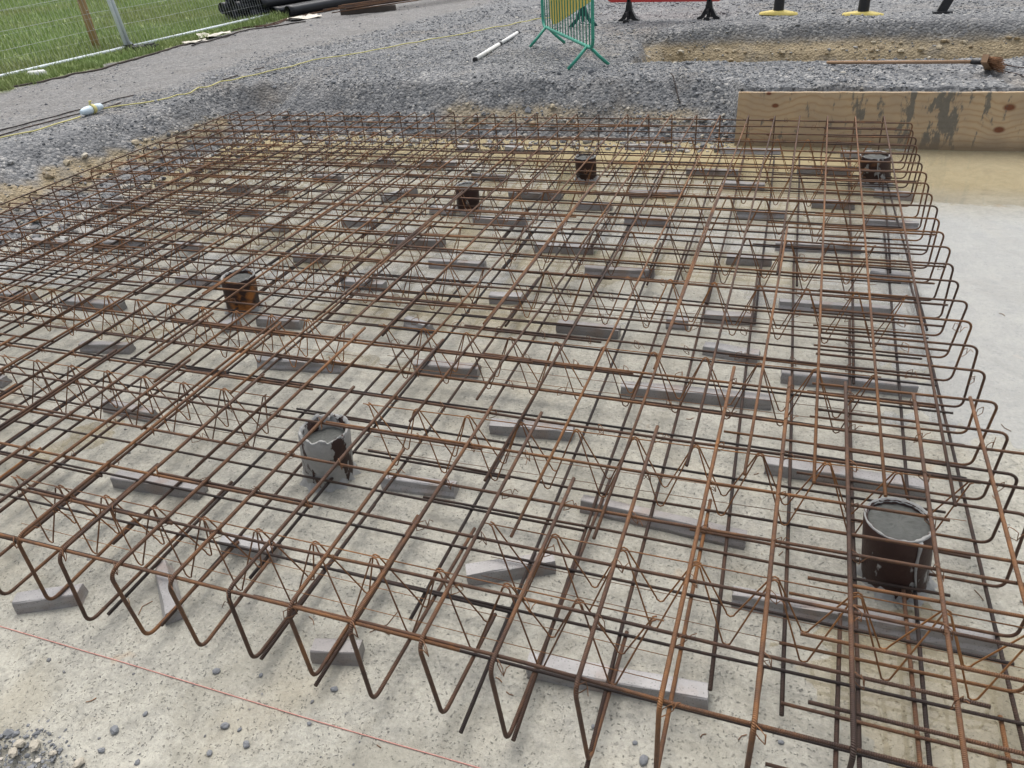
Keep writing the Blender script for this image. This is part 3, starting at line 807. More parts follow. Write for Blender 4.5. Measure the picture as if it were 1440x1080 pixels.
# ------------------------------------------------------------------ steel piles filled with concrete
def pile_materials(k, mortar):
    m, t, b = mat_new('pile_steel')
    v = coord(t)
    c = mixc(t, noise(t, 14, 5, 0.65, v), (0.018, 0.011, 0.010), (0.055, 0.025, 0.019))
    c = mixc(t, ramp(t, noise(t, 5 + k, 4, 0.6, v), [(0.47, g3(0)), (0.58, g3(0.95))] if k == 2 else [(0.58, g3(0)), (0.74, g3(0.35))]), c, (0.36, 0.14, 0.035))
    mo = mixc(t, noise(t, 40, 4, 0.6, v), (0.20, 0.197, 0.185), (0.36, 0.35, 0.33))
    mp = t.nodes.new('ShaderNodeMapping'); t.links.new(v, mp.inputs[0]); mp.inputs['Scale'].default_value = (1, 1, .45); mp.inputs['Location'].default_value = (k * 3.1, k * 1.7, 0)
    f = ramp(t, noise(t, 11, 5, 0.6, mp.outputs[0]), [(mortar, g3(0)), (mortar + .025, g3(1))])
    c = mixc(t, f, c, mo)
    basecol(t, b, c)
    b.inputs['Roughness'].default_value = 0.55
    bump(t, b, mth(t, 'ADD', noise(t, 80, 4, .6, v), mth(t, 'MULTIPLY', f, 1.5)), .4, .004)
    return m
M['core'] = simple('pile_concrete', (0.085, 0.088, 0.082), 0.7, 0.55, 30, bmp=1.0)
M['crust'] = simple('mortar_crust', (0.30, 0.30, 0.29), 0.85, 0.35, 50, bmp=0.6)
PILES = [((1264, 730), 50, (1258, 812), .60, 0.012, 'round pile with a smooth dark concrete top and white mortar rim, steel side bare', 0.250),
         ((456, 603), 40, (463, 668), .44, 0.055, 'round pile with a hollow jagged top, its side mostly plastered with grey mortar', 0.232),
         ((337, 388), 25, (343, 434), .63, 0.020, 'round pile with bright orange rust patch on its dark steel side', 0.225),
         ((655, 262), 18, (659, 294), .60, 0.008, 'slim dark pile with a rough grey top, one spacer touching its foot', 0.190),
         ((823, 220), 16, (825, 252), .61, 0.010, 'small far pile with dark sides beside the tan puddle near the far bank', 0.190),
         ((1230, 219), 20, (1232, 258), .58, 0.018, 'dark far pile with a white drip down its side, in front of the timber board', 0.215)]
for k, (tp, hw, bp, mortar, sunk, lab, hgt) in enumerate(PILES):
    base = at(*bp, 0.0); top = at(*tp, hgt)
    dist = np.linalg.norm(top - _C); r = hw * dist / FPX * (0.81 if k == 0 else .88)
    e = empty('steel_pile', (base[0], base[1], -0.02))
    lean = (top - base); hh = hgt + .02
    lx, ly = float(np.clip(lean[0], -.045, .045)), float(np.clip(lean[1], -.03, .03))
    def sh(mesh_):
        for v in mesh_.vertices:
            v.co.x += lx * v.co.z / hh; v.co.y += ly * v.co.z / hh
        return mesh_
    sd_ = 40
    rn = [random.uniform(-1, 1) for _ in range(sd_)]
    def wob(i, q, amp):  # ragged rim
        return (0.0012 * rn[(q * 3) % sd_], amp * (0.6 * rn[q] + 0.4 * rn[(q * 7) % sd_]))
    amp = .012 if k == 1 else .0035
    casing = MB().lathe([(r * .985, 0), (r * .99, hh * .3), (r, hh * .7), (r, hh - .004), (r - .004, hh), (r - .011, hh - .001), (r - .013, hh - .07)], sd_, wob=lambda i, q: wob(i, q, amp if i >= 3 and i < 6 else 0))
    cas = link('steel_casing', sh(casing.mesh('steel_casing')), pile_materials(k, mortar), e)
    core = MB().lathe([(r - .012, hh - sunk - .004), (r * .6, hh - sunk + .003), (r * .3, hh - sunk), (0.001, hh - sunk + .001)], sd_, wob=lambda i, q: (0, .003 * rn[(q * 5 + i * 3) % sd_] if i < 3 else 0))
    link('concrete_core', sh(core.mesh('concrete_core')), M['core'], e)
    # crust of mortar on the rim
    n_r = 96; cr = MB(); vs, fs = [], []
    for q in range(n_r):
        a0 = 2 * math.pi * q / n_r
        w0 = float(fbm(q * .31 + k * 9, 5.5 + k, 3)); w1 = float(fbm(q * .23 + 70, k + 1.5, 3))
        th = .0022 + .009 * max(0, w0 - .34); zr = hh + wob(0, int(q * sd_ / n_r) % sd_, amp)[1]
        for (dr, dz) in ((th * .8, -.004 - .035 * max(0, w1 - .50)), (th * .7, .003), (0, th * .75), (-th * 1.3, th * .3), (-th * 1.5 - .004, -.006)):
            rr_ = r - .004 + dr; vs.append((rr_ * math.cos(a0), rr_ * math.sin(a0), zr + dz))
    for q in range(n_r):
        for i in range(4): fs.append((q * 5 + i, ((q + 1) % n_r) * 5 + i, ((q + 1) % n_r) * 5 + i + 1, q * 5 + i + 1))
    cr.add(vs, fs)
    link('mortar_rim', sh(cr.mesh('mortar_rim')), M['crust'], cas)
    # a smear of mortar round the foot
    ft = MB().lathe([(r + .022, .012), (r + .013, .024), (r + .004, .036), (r - .002, .05)], sd_, wob=lambda i, q: (.022 * rn[(q * 3 + 1) % sd_] * (1 - i / 3), .014 * rn[(q * 3 + 1) % sd_] * (i / 3)))
    link('mortar_collar', sh(ft.mesh('mortar_collar')), M['crust'], cas)
    if k in (0, 5):   # a white drip down the steel
        dr = MB(); aa = math.atan2(_C[1] - base[1], _C[0] - base[0]) + (0.75 if k == 0 else .25)
        dr.tube([((r + .002) * math.cos(aa + .04 * math.sin(z * 30)), (r + .002) * math.sin(aa + .04 * math.sin(z * 30)), z) for z in np.linspace(hh - .004, .07, 8)], [.007, .006, .004, .005, .004, .004, .003, .002], 6)
        link('mortar_drip', sh(dr.mesh('mortar_drip')), M['crust'], cas)
    tag(e, lab, 'pile', 'steel piles inside the cage')

# ------------------------------------------------------------------ shuttering board
def board_material():
    m, t, b = mat_new('pine_board')
    v = coord(t)
    sp = t.nodes.new('ShaderNodeSeparateXYZ'); t.links.new(v, sp.inputs[0])
    X, Z = sp.outputs[0], sp.outputs[2]
    warp = mth(t, 'MULTIPLY', mth(t, 'SUBTRACT', noise(t, 2.2, 3, .5, v), .5), .16)
    kn = [(.30, .335, .022), (.285, .22, .016), (.275, .10, .016), (.24, .43, .016), (1.98, .33, .032), (1.95, .165, .030), (2.9, .30, .025), (3.4, .15, .02)]
    zz = mth(t, 'ADD', Z, warp)
    knot = None
    for kx, kz, kr in kn:
        dx = mth(t, 'MULTIPLY', mth(t, 'SUBTRACT', X, kx), .62); dz = mth(t, 'SUBTRACT', Z, kz)
        dd = mth(t, 'SQRT', mth(t, 'ADD', mth(t, 'MULTIPLY', dx, dx), mth(t, 'MULTIPLY', dz, dz)))
        g_ = mth(t, 'DIVIDE', 1.0, mth(t, 'ADD', 1.0, mth(t, 'POWER', mth(t, 'MULTIPLY', dd, .30 / kr), 2.0)))
        zz = mth(t, 'ADD', zz, mth(t, 'MULTIPLY', g_, kr * 2.6))
        s_ = ramp(t, mth(t, 'DIVIDE', dd, kr), [(0.55, g3(1)), (1.0, g3(0))])
        knot = s_ if knot is None else mth(t, 'MAXIMUM', knot, s_)
    grain = mth(t, 'SINE', mth(t, 'ADD', mth(t, 'MULTIPLY', zz, 125.0), mth(t, 'MULTIPLY', noise(t, 2.6, 4, .6, v), 15.0)))
    c = ramp(t, mth(t, 'ADD', mth(t, 'MULTIPLY', grain, .5), .5), [(0.0, (0.47, 0.355, 0.225)), (0.78, (0.455, 0.335, 0.205)), (1.0, (0.40, 0.275, 0.155))])
    c = mixc(t, ramp(t, noise(t, 3, 4, .6, v), [(.4, g3(0)), (.65, g3(.6))]), c, (0.33, 0.255, 0.18))
    c = mixc(t, knot, c, mixc(t, noise(t, 60, 3, .6, v), (0.10, 0.035, 0.018), (0.22, 0.085, 0.04)))
    # splashes and runs of cement slurry
    mp = t.nodes.new('ShaderNodeMapping'); t.links.new(v, mp.inputs[0]); mp.inputs['Scale'].default_value = (1.0, 1.0, .34); mp.inputs['Rotation'].default_value = (0, .14, 0)
    sl = noise(t, 15, 6, .68, mp.outputs[0])
    band = None
    for bx, bw, bg_ in ((.93, .09, .05), (1.31, .10, .11), (1.56, .17, .14), (1.10, .04, -.02), (2.6, .2, .05), (1.82, .03, .04)):
        q = mth(t, 'ABSOLUTE', mth(t, 'SUBTRACT', mth(t, 'ADD', X, mth(t, 'MULTIPLY', Z, -.10)), bx - .03))
        q = mth(t, 'MULTIPLY', mth(t, 'SUBTRACT', 1.0, mth(t, 'DIVIDE', q, bw), True), bg_ + .08, )
        band = q if band is None else mth(t, 'MAXIMUM', band, q)
    f = mth(t, 'ADD', sl, band)
    st = ramp(t, f, [(.59, g3(0)), (.66, g3(.88))])
    c = mixc(t, st, c, mixc(t, noise(t, 30, 4, .6, v), (0.085, 0.085, 0.075), (0.17, 0.165, 0.145)))
    # damp, silted lower edge
    low = ramp(t, mth(t, 'ADD', Z, mth(t, 'MULTIPLY', noise(t, 9, 4, .6, v), .09)), [(.07, g3(.75)), (.16, g3(0))])
    c = mixc(t, low, c, (0.20, 0.145, 0.09))
    basecol(t, b, c)
    b.inputs['Roughness'].default_value = .62
    bump(t, b, mth(t, 'ADD', mth(t, 'MULTIPLY', grain, .3), noise(t, 120, 3, .6, v)), .25, .002)
    return m
M['board'] = board_material()
M['timber'] = simple('sawn_timber', (0.36, 0.25, 0.13), 0.8, 0.3, 14)
bo = empty('shuttering_board', (BOARD_X0, BOARD_Y, -0.004))
tag(bo, 'wide pale pine shuttering board with knots and dark cement splashes along the dig', 'board')
bb = MB()
nxb = 60
bl = BOARD_X1 - BOARD_X0
pv, pf = [], []
for i in range(nxb + 1):
    x = bl * i / nxb
    tz = .440 + .0012 * math.sin(i * 1.7)
    for (yy, z) in ((0, 0), (0, tz - .003), (.003, tz), (.0235, tz), (.0265, tz - .003), (.0265, 0)):
        pv.append((x, yy + .002 * math.sin(i * .21), z))
for i in range(nxb):
    for q in range(6):
        q2 = (q + 1) % 6
        pf.append((i * 6 + q, i * 6 + q2, (i + 1) * 6 + q2, (i + 1) * 6 + q))
pf.append((0, 1, 2, 3, 4, 5)[::-1]); pf.append(tuple(nxb * 6 + q for q in range(6)))
bb.add(pv, pf)
bm_ = bb.mesh('sheet', False)
bmx = bmesh.new(); bmx.from_mesh(bm_); bmesh.ops.recalc_face_normals(bmx, faces=bmx.faces); bmx.to_mesh(bm_); bmx.free()
link('sheet', bm_, M['board'], bo)
for x in (.42, 1.55, 2.7, 3.7):     # pegs behind the sheet, driven into the fill
    MB().box((x, .054, .16), (.05, .05, .50)).build('peg', M['timber'], bo, False)

# ------------------------------------------------------------------ crowd barrier
M['green'] = simple('green_powder_coat', (0.055, 0.30, 0.215), 0.45, 0.2, 12)
M['yellow_sign'] = simple('faded_yellow_sign', (0.62, 0.47, 0.10), 0.5, 0.25, 6)
def crowd_barrier(p_near, p_far, label, sign=True):
    p_near, p_far = np.array(p_near), np.array(p_far)
    d = p_far - p_near; L = float(np.linalg.norm(d)); ang = math.atan2(d[1], d[0])
    zg = float(ground_h(*((p_near + p_far) / 2)))
    e = empty('crowd_barrier', (p_near[0], p_near[1], zg), ang)
    b0, b1, r = 0.20, 1.10, 0.0175
    ring = []
    def arc(cx, cz, a0, a1): return [(cx + .09 * math.cos(a), 0, cz + .09 * math.sin(a)) for a in np.linspace(a0, a1, 6)]
    pi = math.pi
    ring = arc(.09, b0 + .09, pi, 1.5 * pi) + arc(L - .09, b0 + .09, 1.5 * pi, 2 * pi) + arc(L - .09, b1 - .09, 0, .5 * pi) + arc(.09, b1 - .09, .5 * pi, pi)
    ring.append(ring[0])
    MB().tube(ring, r, 10, False).build('frame', M['green'], e)
    n = int(L / .105)
    for i in range(1, n):
        x = L * i / n
        MB().tube([(x, 0, b0 + .008), (x, 0, (b0 + b1) / 2), (x, 0, b1 - .008)], .0062, 6).build('upright', M['green'], e)
    for x in (.16, L - .16):
        for s_ in (-1, 1):
            MB().tube([(x, s_ * .004, b0 + .01), (x, s_ * .11, b0 * .52), (x, s_ * .215, .012)], .0165, 8).build('foot', M['green'], e)
    for z in (.45, .85):
        MB().box((-.022, 0, b0 + z - .2), (.03, .012, .03)).build('hook', M['green'], e, False)
    tag(e, label, 'barrier')
    return e, ang, zg
gb, gang, gzg = crowd_barrier((0.115, 6.72), (-0.91, 8.34), 'green metal crowd barrier with splayed feet on the gravel, yellow sign behind its bars')
# yellow sign leaning behind the bars
d_ = np.array([-0.91 - .115, 8.34 - 6.72]); d_ /= np.linalg.norm(d_); nrm_ = np.array([-d_[1], d_[0]])
sgn_e = empty('yellow_sign', (0, 0, 0))
bk = -nrm_ if np.dot(-nrm_, np.array([1, 1])) > 0 else nrm_
def sgp(s_, z, off): return (.115 + d_[0] * s_ + bk[0] * off, 6.72 + d_[1] * s_ + bk[1] * off, z)
q = MB()
outl = [(0.10, 1.05), (.25, 1.01), (1.45, .70), (1.60, .68), (1.68, .75), (1.68, 1.44), (1.60, 1.50), (.18, 1.62), (.10, 1.56)]
fr_, bk_ = [sgp(s_, z, .030) for s_, z in outl], [sgp(s_, z, .038) for s_, z in outl]
n_ = len(outl)
q.add(fr_ + bk_, [tuple(range(n_)), tuple(range(2 * n_ - 1, n_ - 1, -1))] + [(i, i + n_, (i + 1) % n_ + n_, (i + 1) % n_) for i in range(n_)])
q.build('panel', M['yellow_sign'], sgn_e, False)
for s_ in (.4, 1.3):
    MB().tube([sgp(s_, 1.50, .034), sgp(s_, 1.545, .02), sgp(s_, 1.56, -.004)], .003, 5).build('cable_tie', simple('black_plastic_tie', (.02, .02, .02), .5), sgn_e)
tag(sgn_e, 'yellow plastic sign hung slanting behind the green barrier', 'sign')
# a second barrier end behind it
M['dark_green'] = simple('dark_green_plastic', (0.03, 0.085, 0.085), 0.55, 0.3, 10)
def black_foot(name, P, ang, mat, s=1.0, label='', hgt=.42):
    e = empty(name, (P[0], P[1], float(ground_h(P[0], P[1]))), ang)
    for sg in (-1, 1):
        q = MB()
        prof = [(.03, .30), (.05, .30), (.10, .14), (.22, .035), (.24, .0), (.17, .0), (.10, .06), (.055, .12), (.03, .16)]
        pts = [(sg * x * s, -.03 * s, z * s) for x, z in prof] + [(sg * x * s, .03 * s, z * s) for x, z in prof]
        m_ = len(prof)
        q.add(pts, [tuple(range(m_)), tuple(range(2 * m_ - 1, m_ - 1, -1))] + [(i, i + m_, (i + 1) % m_ + m_, (i + 1) % m_) for i in range(m_)])
        q.build('splayed_leg', mat, e, False)
    q = MB(); q.box((0, 0, hgt * s / 2 + .05), (.055 * s, .05 * s, hgt * s - .02)); q.build('upright', mat, e, False)
    q = MB(); q.box((0, 0, .18 * s), (.018, .07 * s, .22 * s)); q.build('web', mat, e, False)
    return e

# ------------------------------------------------------------------ red plastic barrier and marker posts behind the trench
M['red'] = simple('red_plastic', (0.52, 0.055, 0.05), 0.45, 0.15, 5)
M['black'] = simple('black_plastic', (0.028, 0.028, 0.03), 0.5, 0.3, 14)
M['rubber'] = simple('black_rubber', (0.035, 0.035, 0.036), 0.8, 0.35, 20)
M['yellow_plastic'] = simple('yellow_plastic', (0.56, 0.45, 0.13), 0.55, 0.25, 9)
M['white_band'] = simple('white_reflective', (0.75, 0.75, 0.75), 0.4, 0.08, 9)
rb = empty('plastic_road_barrier', (0.235, 9.95, float(ground_h(.235, 9.95))))
q = MB()
outl = [(-.74, .26), (-.70, .235), (.70, .20), (.74, .225), (.74, .98), (.70, 1.01), (-.70, 1.01), (-.74, .98)]
n_ = len(outl)
q.add([(x, -.025, z) for x, z in outl] + [(x, .025, z) for x, z in outl], [tuple(range(n_)), tuple(range(2 * n_ - 1, n_ - 1, -1))] + [(i, i + n_, (i + 1) % n_ + n_, (i + 1) % n_) for i in range(n_)])
rpn = q.build('panel', M['red'], rb, False)
MB().box((0, -.0275, .62), (1.3, .004, .16)).build('reflective_strip', M['white_band'], rpn, False)
for x in (-.46, .58):
    q = MB()
    for sg in (-1, 1):
        prof = [(.012, .27), (.035, .24), (.06, .13), (.13, .04), (.19, .018), (.19, 0), (.10, 0), (.055, .035), (.03, .10), (.012, .14)]
        m_ = len(prof)
        q.add([(x + sg * px_ * .75, -.028 - .10 * px_, z) for px_, z in prof] + [(x + sg * px_ * .75, .028 + .10 * px_, z) for px_, z in prof], [tuple(range(m_)), tuple(range(2 * m_ - 1, m_ - 1, -1))] + [(i, i + m_, (i + 1) % m_ + m_, (i + 1) % m_) for i in range(m_)])
    q.box((x, 0, .20), (.05, .05, .36)); q.box((x, 0, .10), (.02, .42, .05)); q.box((x, -.19, .02), (.07, .06, .04)); q.box((x, .19, .02), (.07, .06, .04))
    q.build('foot', M['black'], rb, False)
MB().box((.58, -.034, .32), (.035, .016, .12)).build('latch', M['yellow_plastic'], rpn, False)
tag(rb, 'red plastic road barrier on black splayed feet behind the trench', 'barrier')

def marker_post(P, rot, label, lean=0):
    e = empty('marker_post', (P[0], P[1], float(ground_h(P[0], P[1]))), rot)
    q = MB()
    # low base: a long flat wing with rounded ends and a raised collar
    m_ = 20; top, bot = [], []
    for i in range(m_):
        a = 2 * math.pi * i / m_
        ca, sa = math.cos(a), math.sin(a)
        x = .25 * math.copysign(abs(ca) ** .7, ca); y = .085 * math.copysign(abs(sa) ** .7, sa)
        bot.append((x, y, .002)); top.append((x * .96, y * .92, .026))
    col_ = [(.085 * math.cos(2 * math.pi * i / m_), .066 * math.sin(2 * math.pi * i / m_), .05) for i in range(m_)]
    q.add(bot + top + col_, [(i, (i + 1) % m_, m_ + (i + 1) % m_, m_ + i) for i in range(m_)] + [(m_ + i, m_ + (i + 1) % m_, 2 * m_ + (i + 1) % m_, 2 * m_ + i) for i in range(m_)] + [tuple(range(2 * m_, 3 * m_))])
    q.build('base', M['yellow_plastic'], e)
    MB().lathe([(.062, .045), (.064, .07), (.060, .30), (.054, .62), (.050, .96), (.030, 1.0), (.001, 1.005)], 16).build('post', M['black'], e)
    pst = [c_ for c_ in e.children if c_.name.startswith('post')][0]
    for z in (.68, .82):
        MB().lathe([(.0545, z), (.0538, z + .08)], 16).build('reflective_band', M['white_band'], pst)
    tag(e, label, 'post', 'marker posts behind the trench')
marker_post(at(1094, 22, ZG)[:2], math.radians(-20), 'black marker post on flat yellow base, beside the red barrier')
marker_post(at(1213, 21, ZG)[:2], math.radians(-24), 'black marker post on flat yellow base, beside the leaning black strut')
P = at(1322, 20, ZG)
q = empty('leaning_strut', (P[0], P[1], float(ground_h(P[0], P[1]))))
qq = MB(); R_ = Matrix.Rotation(math.radians(22), 3, 'Y')
qq.box(R_ @ Vector((0, 0, .5)), (.10, .05, 1.0), R_); qq.build('strut', M['black'], q, False)
qq = MB(); qq.box((.02, 0, .012), (.20, .12, .024)); qq.build('foot_plate', M['black'], q, False)
tag(q, 'black plastic strut leaning on the gravel behind the trench', 'strut')
# feet of another barrier, dark green, standing behind the crowd barrier
P1 = at(820, 37, ZG)
f_ = black_foot('barrier_foot', P1, math.radians(10), M['dark_green'], .8)
tag(f_, 'dark green plastic barrier foot standing behind the green crowd barrier', 'barrier foot')

# ------------------------------------------------------------------ white tube, broom and other things on the gravel
M['white_plastic'] = simple('white_plastic', (0.70, 0.70, 0.68), 0.5, 0.15, 15)
def lay(P0, P1, n, up):
    out = []
    for u in np.linspace(0, 1, n):
        x, y = P0[0] + (P1[0] - P0[0]) * u, P0[1] + (P1[1] - P0[1]) * u
        out.append((x, y, up))
    return out
A, B = at(668, 87, ZG), at(729, 48, ZG)
zb_ = max(float(ground_h(*(A[:2] + (B - A)[:2] * u))) for u in np.linspace(0, 1, 12)) + .012
wt = empty('white_tube', (A[0], A[1], zb_))
D2 = (B - A); L = float(np.linalg.norm(D2[:2])); wt.rotation_euler = (0, 0, math.atan2(D2[1], D2[0]))
MB().tube([(.03, 0, .0), (L * .25, 0, 0), (L * .52, 0, 0)], .024, 10).build('tube', M['white_plastic'], wt)
MB().tube([(L * .54, 0, 0), (L * .75, 0, 0), (L - .04, 0, 0)], .021, 10).build('tube', M['white_plastic'], wt)
MB().tube([(L * .51, 0, 0), (L * .53, 0, 0), (L * .55, 0, 0)], .026, 10).build('joint', M['black'], wt)
for x0_, x1_ in ((-.01, .035), (L - .045, L)):
    MB().tube([(x0_, 0, 0), ((x0_ + x1_) / 2, 0, 0), (x1_, 0, 0)], .025, 10).build('end_cap', M['black'], wt)
tag(wt, 'long white plastic tube with black ends lying on the gravel', 'tube')

A, B = at(1163, 86, ZG + .03), at(1368, 94, ZG + .05)
br = empty('broom', (0, 0, 0))
za = float(ground_h(A[0], A[1])) + .022
M['broom_wood'] = simple('broom_handle_wood', (0.30, 0.19, 0.115), 0.7, 0.3, 20)
M['bristle'] = simple('broom_bristle', (0.22, 0.115, 0.06), 0.9, 0.4, 60)
hz = za + .07
MB().tube([(A[0], A[1], za), ((A[0] + B[0]) / 2, (A[1] + B[1]) / 2, (za + hz) / 2), (B[0], B[1], hz)], .0145, 8).build('handle', M['broom_wood'], br)
dd = (B - A)[:2] / np.linalg.norm((B - A)[:2])
MB().tube([(B[0] - .02 * dd[0], B[1] - .02 * dd[1], hz), (B[0] + .03 * dd[0], B[1] + .03 * dd[1], hz), (B[0] + .08 * dd[0], B[1] + .08 * dd[1], hz + .002)], .021, 10).build('socket', M['black'], br)
hc = np.array([B[0] + .10 * dd[0], B[1] + .10 * dd[1]])
Rb = Matrix.Rotation(math.atan2(dd[1], dd[0]), 3, 'Z') @ Matrix.Rotation(math.radians(-24), 3, 'X')
q = MB(); q.box((hc[0], hc[1], hz - .005), (.045, .30, .06), Rb); hd = q.build('head', M['broom_wood'], br, False)
q = MB()
for k in range(150):
    u, v_ = random.uniform(-.145, .145), random.uniform(-.022, .022)
    p0 = Vector((hc[0], hc[1], hz - .005)) + Rb @ Vector((.02, u, v_))
    p1 = Vector((hc[0], hc[1], hz - .005)) + Rb @ Vector((.11 + random.uniform(-.01, .012), u * 1.12, v_ * 1.5 - .01))
    q.tube([p0, (p0 + p1) / 2, p1], .0022, 3)
tag(q.build('bristles', M['bristle'], hd), kind='stuff')
tag(br, 'wooden broom lying on the gravel between the trench and the shuttering board', 'broom')

def ground_bar(name, pix, r, mat, label, cat, group=None, lift=.004, z=ZG, sides=6, wig=.0):
    pts = [at(x, y, z) for x, y in pix]
    out = []
    for i in range(len(pts) - 1):
        n = max(3, int(np.linalg.norm(pts[i + 1] - pts[i]) / .07))
        for u in np.arange(n) / n: out.append(pts[i] + (pts[i + 1] - pts[i]) * u)
    out.append(pts[-1])
    out = np.array(out)
    if wig:
        out[:, 0] += wig * (fbm(np.arange(len(out)) * .13, np.arange(len(out)) * 0 + pix[0][1], 3) - .5)
        out[:, 1] += wig * (fbm(np.arange(len(out)) * .11 + 50, np.arange(len(out)) * 0 + pix[0][1], 3) - .5)
    out[:, 2] = (ground_h(out[:, 0], out[:, 1]) if z > .2 else slab_h(out[:, 0], out[:, 1])) + r + lift
    k = np.array([.25, .5, .25])
    zz = np.convolve(np.pad(out[:, 2], 1, 'edge'), k, 'valid'); out[:, 2] = np.maximum(zz, out[:, 2] - .003)
    o = MB().tube(out, r, sides).build(name, mat)
    return tag(o, label, cat, group)
M['cord'] = simple('yellow_cable', (0.55, 0.50, 0.20), 0.5, 0.15, 20)
ground_bar('yellow_cable', [(-30, 203), (0, 196), (45, 187), (85, 175), (113, 166)], .0065, M['cord'], 'yellow cable beside two rusty loose bars, running along the bank into the blue connector', 'cable', wig=.05, lift=.010)
ground_bar('yellow_cable', [(146, 156), (200, 148), (260, 134), (330, 114), (390, 100), (440, 88), (480, 83), (560, 66), (640, 52), (690, 42), (755, 28), (800, 24)], .0065, M['cord'], 'yellow cable running across the gravel from the blue connector towards the green barrier', 'cable', wig=.14, lift=.014)
M['blue'] = simple('pale_blue_plastic', (0.56, 0.66, 0.72), 0.45, 0.12, 10)
A, B = at(116, 165, ZG), at(146, 155, ZG)
L = float(np.linalg.norm((B - A)[:2]))
cn = empty('cable_connector', (A[0], A[1], float(ground_h(A[0], A[1])) + .045), math.atan2(B[1] - A[1], B[0] - A[0]))
MB().tube([(0, 0, 0), (.02, 0, 0), (.05, 0, 0), (L * .3, 0, 0), (L * .46, 0, 0)], [.016, .028, .036, .040, .040], 12).build('plug', M['blue'], cn)
MB().tube([(L * .46, 0, 0), (L * .52, 0, 0), (L * .6, 0, 0)], [.045, .047, .044], 12).build('collar', M['cord'], cn)
MB().tube([(L * .6, 0, 0), (L * .75, 0, 0), (L * .93, 0, 0), (L, 0, 0)], [.038, .038, .030, .014], 12).build('socket', M['blue'], cn)
MB().tube([(L * .5, 0, .045), (L * .52, .0, .075), (L * .58, 0, .07)], .010, 6).build('latch', M['cord'], cn)
tag(cn, 'pale blue cable connector with yellow collar on the edge of the bank', 'connector')
for k, px_ in enumerate(([(-20, 190), (80, 163), (190, 133)], [(-20, 196), (70, 172), (170, 145)], [(312, 114), (335, 107)], [(358, 100), (372, 97)])):
    ground_bar('loose_bar', px_, .006, M['scale'], ['rusty loose bar lying beside the yellow cable on the compacted track', 'rusty loose bar lying beside the yellow cable on the compacted track', 'short dark bar offcut lying on the track near the yellow cable', 'short dark bar offcut lying on the track near the yellow cable'][k], 'bar', ['loose bars beside the cable', 'bar offcuts on the track'][k // 2])
ground_bar('loose_wire', [(1394, 87), (1420, 94), (1445, 100)], .004, M['scale'], 'rusty wire lying by the head of the broom', 'wire', 'wires by the broom')
ground_bar('loose_wire', [(1398, 96), (1420, 104), (1448, 112)], .004, M['scale'], 'rusty wire lying by the head of the broom', 'wire', 'wires by the broom')
ground_bar('twig', [(943, 104), (958, 114)], .006, M['scale'], 'short dark stick lying on the gravel bank near the end of the board', 'stick')

# red string line stretched over the concrete
M['string'] = simple('red_string', (0.55, 0.27, 0.23), 0.8, 0.25, 120)
ground_bar('string_line', [(-60, 862), (0, 881), (150, 925), (330, 980), (480, 1025), (675, 1081), (760, 1105)], .0016, M['string'], 'thin red string stretched across the bare concrete', 'string', z=0.003, lift=.0005)
OFF = [((435, 868), (442, 880)), ((520, 890), (560, 860)), ((540, 885), (548, 893)), ((697, 953), (706, 960)), ((712, 973), (722, 978)), ((785, 940), (793, 935)), ((1095, 782), (1101, 776)), ((1038, 1042), (1050, 1034)), ((985, 1038), (993, 1033)), ((195, 865), (215, 846)), ((183, 852), (180, 842)),
       ((121, 988), (136, 982)), ((530, 1048), (536, 1052)), ((1408, 596), (1422, 606)), ((1395, 697), (1405, 703)), ((1370, 830), (1383, 845)), ((1060, 668), (1067, 666)), ((965, 590), (975, 588)), ((1405, 440), (1413, 444))]
for a_, b_ in OFF:
    A, B = at(*a_, .003), at(*b_, .003)
    m_ = (A + B) / 2; pr = np.array([-(B - A)[1], (B - A)[0], 0]) * random.uniform(-.25, .25)
    P = [A, m_ + pr, B]
    P = [(p_[0], p_[1], max(float(slab_h(p_[0], p_[1])), 0) + .0022) for p_ in P]
    o = MB().tube([P[0], tuple((np.array(P[0]) * .5 + np.array(P[1]) * .5)), P[1], tuple((np.array(P[2]) * .5 + np.array(P[1]) * .5)), P[2]], .0013, 5).build('wire_offcut', M['wire'])
    tag(o, 'tiny bent offcut of rusty tie wire lying on the concrete', 'wire', 'tie wire offcuts on the concrete')

